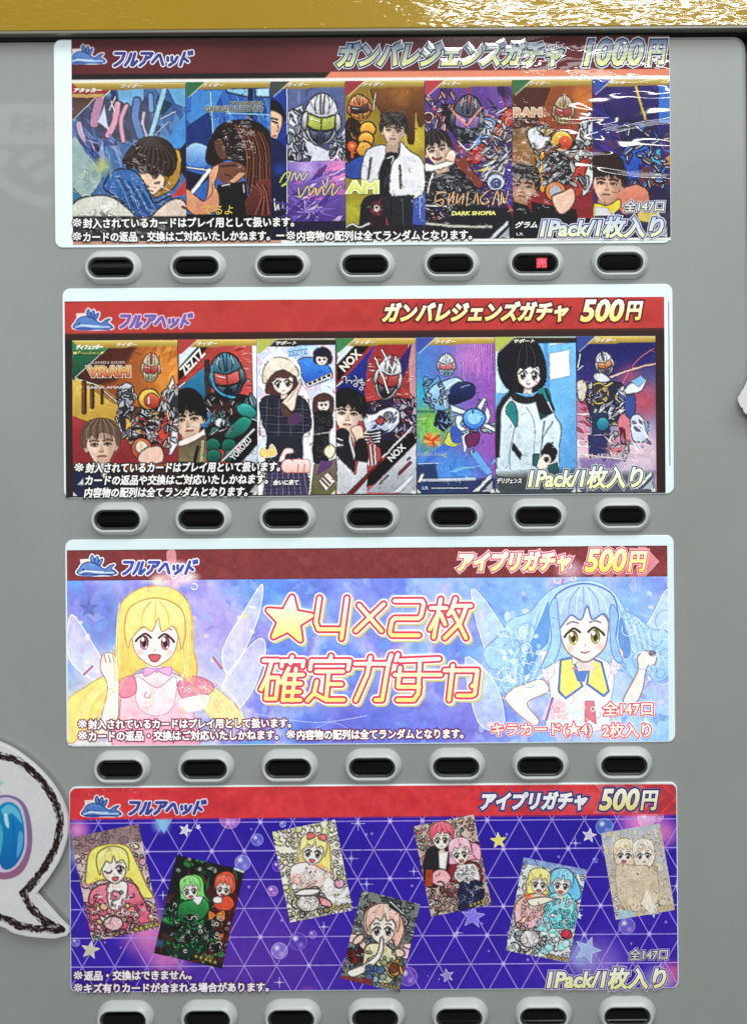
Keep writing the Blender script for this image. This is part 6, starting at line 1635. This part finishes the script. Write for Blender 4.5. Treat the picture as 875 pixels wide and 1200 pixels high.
c.po([(690, 490), (750, 545), (770, 585), (680, 530)], (40, 38, 44)).ln([(690, 505), (755, 565)], (236, 236, 230), 8).blobs(465, 730, 545, 810, [(120, 40, 44), (70, 24, 30)], 7, 26, .95, line=(30, 14, 18), lw=4).blobs(570, 830, 640, 900, [(80, 100, 140), (150, 170, 190)], 12, 22, .95, line=(30, 36, 50), lw=4).blobs(690, 810, 770, 880, [(190, 140, 80), (110, 60, 40)], 8, 26, .95, line=(40, 26, 20), lw=4).po([(440, 880), (600, 900), (590, 950), (430, 910)], (120, 40, 44), .8)
stars5(c, [(650 + 20 * i, 925 + 5 * i) for i in range(5)], 13, (170, 150, 90))
fin4(c)
# 5: red haired boy and pink haired girl
c = idol(75, 530, 1013, 72, 107.5, -10.7, (190, 170, 160)).src(470, 940, 5.147)
frame_junk(c, 75, 80, 545, 690, [(210, 170, 150), (150, 120, 110), (230, 210, 190), (190, 110, 110), (120, 130, 130)], 150, 18, (70, 48, 46), 5)
c.sm([(150, 300), (230, 255), (300, 290), (310, 450), (150, 500)], (40, 36, 42), line=(20, 18, 22), lw=5).po([(225, 290), (285, 290), (270, 400), (230, 390)], (236, 232, 228))
c.sm([(290, 380), (380, 350), (470, 370), (480, 480), (300, 470)], (140, 40, 50), line=(60, 20, 26), lw=5).sm([(330, 400), (380, 370), (450, 370), (470, 470), (330, 460)], (240, 238, 240), line=(120, 110, 120), lw=4).sm([(360, 480), (470, 470), (500, 560), (430, 640), (350, 640)], (34, 40, 76), line=(18, 20, 40), lw=5)
frame_junk(c, 330, 380, 470, 470, [(240, 238, 240), (206, 200, 206), (250, 250, 250)], 10, 18, (110, 100, 110), 4)
frame_junk(c, 350, 480, 490, 620, [(40, 46, 90), (24, 28, 56), (70, 80, 130)], 12, 22, (14, 16, 36), 4)
man_skin = (248, 222, 206)
girl(c, 242, 218, 120, (210, 70, 90), (80, 40, 50), man_skin, tilt=-4, mouth=False)
fringe(c, 246, 200, 138, (222, 82, 104), -4)
c.sm([(290, 320), (300, 250), (360, 215), (420, 235), (460, 260), (470, 330), (430, 340), (300, 370)], (244, 164, 190), line=(170, 80, 110), lw=5)
girl(c, 358, 305, 122, (240, 150, 180), (100, 40, 60), tilt=-8)
fringe(c, 356, 290, 134, (248, 176, 198), -8)
c.sm([(425, 240), (475, 260), (480, 340), (440, 320)], (246, 170, 192), line=(170, 80, 110), lw=4).sm([(180, 470), (200, 410), (260, 400), (300, 450), (250, 500)], (240, 170, 180), line=(150, 90, 100), lw=4).po([(150, 400), (190, 400), (190, 500), (145, 500)], (180, 70, 40), .9)
c.curls(230, 500, 370, 650, [(40, 34, 36)], 16, 46, 6).el(290, 590, 66, 56, (170, 150, 140), .4, line=(40, 34, 36), lw=6).blobs(190, 520, 330, 640, [(120, 50, 60), (180, 160, 150)], 16, 20, .7, line=(50, 36, 36), lw=4)
stars5(c, [(420 + 24 * i, 615 - 9 * i) for i in range(5)], 15, (206, 190, 110))
fin4(c)
# 6: yellow haired and blue haired girls
c = idol(76, 639.5, 1065, 75, 111, 11.5, (206, 214, 214)).src(580, 940, 3.977)
frame_junk(c, 50, 250, 420, 730, [(226, 206, 210), (190, 220, 226), (236, 230, 200), (206, 190, 210)], 90, 18, (90, 96, 110), 4)
c.po([(130, 250), (420, 310), (415, 335), (125, 278)], (110, 140, 200), .7)
c.sm([(145, 420), (150, 350), (200, 315), (250, 330), (260, 400), (200, 450), (130, 460)], (246, 224, 120), line=(170, 130, 70), lw=4).sm([(245, 370), (270, 310), (340, 310), (385, 370), (395, 440), (330, 460), (260, 420)], (110, 190, 232), line=(50, 100, 160), lw=4)
c.sm([(110, 450), (180, 420), (240, 440), (230, 560), (110, 580), (90, 500)], ((246, 190, 150), (240, 180, 200)), line=(150, 90, 80), lw=4).sm([(250, 430), (320, 410), (360, 450), (380, 570), (200, 570), (230, 500)], ((150, 220, 226), (110, 200, 210)), line=(60, 120, 140), lw=4)
frame_junk(c, 105, 450, 235, 575, [(246, 190, 160), (240, 170, 200), (250, 226, 226)], 16, 18, (150, 90, 90), 4)
frame_junk(c, 225, 440, 375, 575, [(150, 220, 230), (100, 190, 206), (226, 244, 246)], 18, 18, (50, 110, 130), 4)
girl(c, 205, 375, 92, (240, 214, 110), (120, 60, 50), tilt=6)
fringe(c, 203, 366, 100, (250, 230, 130), 6)
girl(c, 308, 380, 96, (110, 180, 230), (60, 80, 130), tilt=8)
fringe(c, 308, 370, 104, (122, 200, 238), 8)
c.glow(150, 430, 24, (206, 80, 50), .8).sm([(150, 450), (230, 435), (270, 450), (180, 480)], (250, 224, 206), line=(140, 90, 80), lw=3)
c.curls(90, 570, 230, 690, [(70, 56, 60)], 16, 36, 5).el(160, 630, 46, 42, (240, 226, 230), .6, line=(70, 56, 60), lw=5).blobs(200, 580, 360, 690, [(150, 220, 220), (230, 240, 240), (190, 226, 230)], 20, 20, .8, line=(110, 150, 160), lw=3).el(330, 610, 24, 22, (200, 60, 76), line=(110, 30, 40), lw=4)
stars5(c, [(250 + 21 * i, 712 + 4 * i) for i in range(5)], 13, (206, 170, 90))
fin4(c)
# 7: faded beige card of two girls
c = idol(77, 746.6, 1020, 70, 103, -9.3, (196, 184, 170)).src(580, 940, 3.977)
c.grad((176, 180, 186), (200, 186, 160)).blobs(500, 110, 830, 540, [(206, 196, 176), (176, 176, 180), (220, 206, 190), (196, 176, 160)], 90, 22, .6, line=(160, 150, 140), lw=3).curls(500, 280, 820, 530, [(166, 152, 136), (222, 214, 200)], 60, 40, 4, .7)
c.sm([(550, 240), (560, 180), (620, 165), (650, 230), (640, 290), (570, 290)], (220, 200, 170), line=(170, 150, 130), lw=4).sm([(640, 240), (660, 180), (720, 180), (745, 240), (720, 300), (660, 300)], (226, 214, 200), line=(170, 150, 130), lw=4)
frame_junk(c, 560, 300, 750, 490, [(206, 190, 166), (226, 214, 196), (184, 164, 144), (214, 206, 200)], 34, 22, (140, 122, 108), 4)
girl(c, 600, 240, 92, (206, 186, 160), (120, 80, 90), (236, 216, 204), tilt=4, line=(180, 150, 140))
girl(c, 690, 240, 92, (210, 196, 180), (140, 90, 90), (236, 218, 206), tilt=-6, mouth=False, line=(180, 150, 140))
fringe(c, 600, 228, 100, (222, 202, 172), 4, line=(170, 150, 130))
fringe(c, 690, 228, 100, (226, 216, 202), -6, line=(170, 150, 130))
c.sm([(560, 300), (640, 290), (740, 310), (760, 440), (700, 500), (590, 480)], (206, 190, 166), .8, line=(170, 152, 134), lw=4).po([(700, 400), (760, 500), (720, 520), (680, 470)], (226, 218, 206), .8).po([(560, 500), (650, 500), (640, 540), (565, 545)], (150, 190, 214), .7)
stars5(c, [(760 + 18 * i, 490 - 3 * i) for i in range(4)], 11, (220, 206, 130), (160, 140, 100))
fin4(c)

# ------------------------------------------------------------------ cut-out cards fixed to the front
def inside(P, x, y):
    ins = np.zeros(x.shape, bool)
    for (ax, ay), (bx_, by_) in zip(P, np.roll(P, -1, 0)):
        if ay != by_:
            ins ^= ((ay > y) != (by_ > y)) & (x < (bx_ - ax) * (y - ay) / (by_ - ay) + ax)
    return ins


def board(name, outline, d0, d1, parent, mat):
    P = S(outline)
    V, F = loft([P, P, inset(P, .5)], [d0, d1 - .4, d1])
    return mesh(name, V, F, mat, parent)


bub = thing("speech_bubble_sign", "white speech bubble card with a rough black brushed outline and glossy blue numeral", "sign", tuple(W(S((-40, 1085)), 6)))
right_edge = catmull([(-30, 856), (0, 865.5), (21, 875.5), (42, 891), (60, 909), (73, 927.5), (81.5, 947), (84, 961), (82, 981), (73, 1006), (59, 1028)], False, 5)
tail = np.array([(47, 1042.5), (54, 1051), (62.5, 1060), (74, 1073), (84.5, 1083), (85.6, 1087), (83, 1091), (69, 1094.5)])
rest = catmull([(69, 1094.5), (42, 1092.5), (21, 1088), (0, 1080), (-60, 1090), (-130, 1072), (-185, 1030), (-205, 965), (-185, 905), (-130, 868), (-80, 856), (-30, 856)], False, 5)[1:-1]
OUT = np.vstack([right_edge, tail, rest])
board("card_board", OUT, 5, 11, bub, M_WHITE)
bub_mid = ((-60), 973)
c = Print(-60, 973, 300, 246, 0, 1.6, (211, 210, 213), 91)
c.mottle([(206, 205, 208), (215, 214, 217), (210, 209, 212)], 30, .5)
ring = [np.array(catmull([(-205, 905), (-140, 880), (-80, 870), (-30, 871), (0, 880), (27, 888), (52, 908), (68, 933), (74.5, 954), (72, 981), (60, 1006), (44, 1029), (33, 1041)], False, 8)),
        np.array(catmull([(33, 1041), (41, 1057), (58, 1074), (76, 1083.5)], False, 8)),
        np.array(catmull([(78, 1083.5), (52, 1083), (27, 1079), (0, 1068), (-60, 1075), (-125, 1058), (-170, 1020), (-190, 965), (-175, 915), (-140, 884)], False, 8))]
for P in ring:
    for a, b_ in zip(P[:-1], P[1:]):
        c.ln([a, b_], (36, 20, 24), 7.2, 1, smooth=False)
    for _ in range(int(len(P) * 5)):
        i = c.rng.integers(len(P) - 1)
        t = c.rng.random()
        q = P[i] * (1 - t) + P[i + 1] * t
        d = P[i + 1] - P[i]
        d = d / max(np.linalg.norm(d), 1e-6)
        nn = np.array((-d[1], d[0]))
        side = c.rng.choice([-1, 1])
        q2 = q + nn * side * c.rng.uniform(2.4, 4.3)
        L = c.rng.uniform(.8, 3.2)
        c.ln([q2 - d * L, q2 + d * L + nn * c.rng.uniform(-.6, .6)], (36, 20, 24) if c.rng.random() < .74 else (204, 203, 206), c.rng.uniform(.6, 1.7), .95, smooth=False)
        if c.rng.random() < .3:
            q3_ = q + nn * c.rng.uniform(-3, 3)
            c.ln([q3_ - d, q3_ + d * 1.2], (120, 112, 112), c.rng.uniform(.5, .9), .8, smooth=False)
# the numeral: mauve shadow edge, pale rim, glossy blue face
c.sm([(-4, 932), (16, 927), (34, 937), (42, 962), (42, 992), (32, 1016), (14, 1025), (-2, 1020), (-12, 990), (-14, 955)], ((120, 110, 150), (150, 96, 130)))
c.sm([(0, 934), (16, 930), (30, 939), (36, 962), (36, 990), (26, 1010), (12, 1017), (0, 1012), (-8, 985), (-8, 955)], (206, 190, 214))
c.sm([(5, 940), (17, 935), (28, 943), (33.5, 964), (33, 990), (24, 1008), (12, 1014), (5, 1006), (1.5, 985), (1.5, 958)], ((18, 140, 196), (16, 96, 166)))
c.sm([(7, 944), (17, 938), (27, 946), (31, 960), (24, 952), (18, 948), (12, 952)], (110, 196, 220), .85).sm([(3, 960), (7, 962), (9, 975), (6, 996), (3, 990)], (90, 196, 206), .7).sm([(28, 970), (32, 972), (31, 988), (25, 1000), (26, 982)], (110, 190, 226), .7).sm([(10, 950), (14, 950), (16, 965), (12, 962)], (230, 244, 250), .8).ln([(20, 955), (22, 990), (17, 1008)], (16, 96, 176), 3, .6)
c.sm([(-30, 926), (-8, 915), (9, 911), (6, 917), (-6, 922)], (150, 206, 196), .8).sm([(-30, 940), (-6, 927), (6, 923), (4, 930), (-8, 936)], (214, 160, 180), .8)
PK = inset(S(OUT), 1.5)


def keep_b(s, mx, my):
    return inside(PK, mx + s.c[0], my + s.c[1])


c.sheet("print_sheet", bub, M_CARD, 11.3, .04, keep=keep_b)

tag_ = thing("cut_out_card", "white die cut card edge jutting in beside the black backed poster", "card", tuple(W(S((905, 500)), 10)))
e1 = np.array([(880, 430), (873, 443), (868, 454.5), (866.5, 456), (864, 461), (861.8, 464.5), (861.6, 468), (864, 473.5), (865.6, 476), (867.4, 477), (868, 480.5), (871, 483.5), (876, 485.2), (884, 486), (910, 500), (940, 490), (955, 460), (940, 425), (905, 415)], float)
board("card_board", e1, 12, 16, tag_, M_WHITE)
c0 = [(873.6, 473), (875, 471.5), (880, 468), (890, 462), (892, 470), (880, 474), (875, 474.8)]
V, F = loft([S(np.array(c0))], [16.25])
mesh("printed_mark", V, F, plain("black_print", (18, 16, 18), .5), tag_)

# ------------------------------------------------------------------ lit sign across the aisle: it shows only as a faint mirror image in the grey paint
DS = 2.4


def mir(px, py):
    p = W(S((px, py)))
    cpt = np.array(camo.location)
    return np.array((p[0] + (p[0] - cpt[0]) * DS / DIST, -DS, p[2] + (p[2] - cpt[2]) * DS / DIST))


sg = thing("hanging_sign", "lit cashier sign hanging across the aisle, seen mirrored in the grey paint", "sign", tuple(mir(40, 250)))


def flat_emit(name, col, st):
    m_, nt_, b_ = new_mat(name)
    b_.inputs['Base Color'].default_value = lin4(col)
    b_.inputs['Emission Color'].default_value = lin4(col)
    b_.inputs['Emission Strength'].default_value = st
    return m_


M_SB, M_SW, M_SD = flat_emit("sign_face", (120, 122, 120), 1.2), flat_emit("sign_strip", (240, 240, 236), 1.45), flat_emit("sign_ink", (70, 70, 70), .6)


def sq(name, x0, y0, x1, y1, off, mat, thick=.03):
    a, b_ = mir(x0, y0), mir(x1, y1)
    X = sorted((a[0], b_[0]))
    Z = sorted((a[2], b_[2]))
    Y = (-DS + off - thick, -DS + off)
    V = [(x, y, z) for y in Y for z in Z for x in X]
    return mesh(name, V, [(0, 1, 3, 2), (4, 6, 7, 5), (0, 4, 5, 1), (2, 3, 7, 6), (0, 2, 6, 4), (1, 5, 7, 3)], mat, sg)


sq("sign_board", -60, 112, 190, 262, 0, M_SB)
sq("sign_band", -58, 122, 188, 168, .006, M_SW, .004)


def sign_text(body, x0, y0, x1, y1, mat, bold):
    V0, F0 = glyphs(body, 0, bold, False)
    V1, F1 = glyphs(body, 0, 0, True)
    V = np.vstack([V0, V1])
    F = list(F0) + [tuple(i + len(V0) for i in fc) for fc in F1]
    lo, hi = V[:, :2].min(0), V[:, :2].max(0)
    a, b_ = mir(x1, y1), mir(x0, y0)          # read from the machine's side
    u, v = (V[:, 0] - lo[0]) / (hi[0] - lo[0]), (V[:, 1] - lo[1]) / (hi[1] - lo[1])
    P = np.stack([a[0] + (b_[0] - a[0]) * u, np.full(len(u), -DS + .011) + V[:, 2] * .01, a[2] + (b_[2] - a[2]) * v], 1)
    return mesh("sign_lettering", P, F, mat, sg)


sign_text("CASHIER", 11, 136, 122, 157, M_SD, .012)
sign_text("レジ", -18, 172, 150, 244, M_SW, .035)
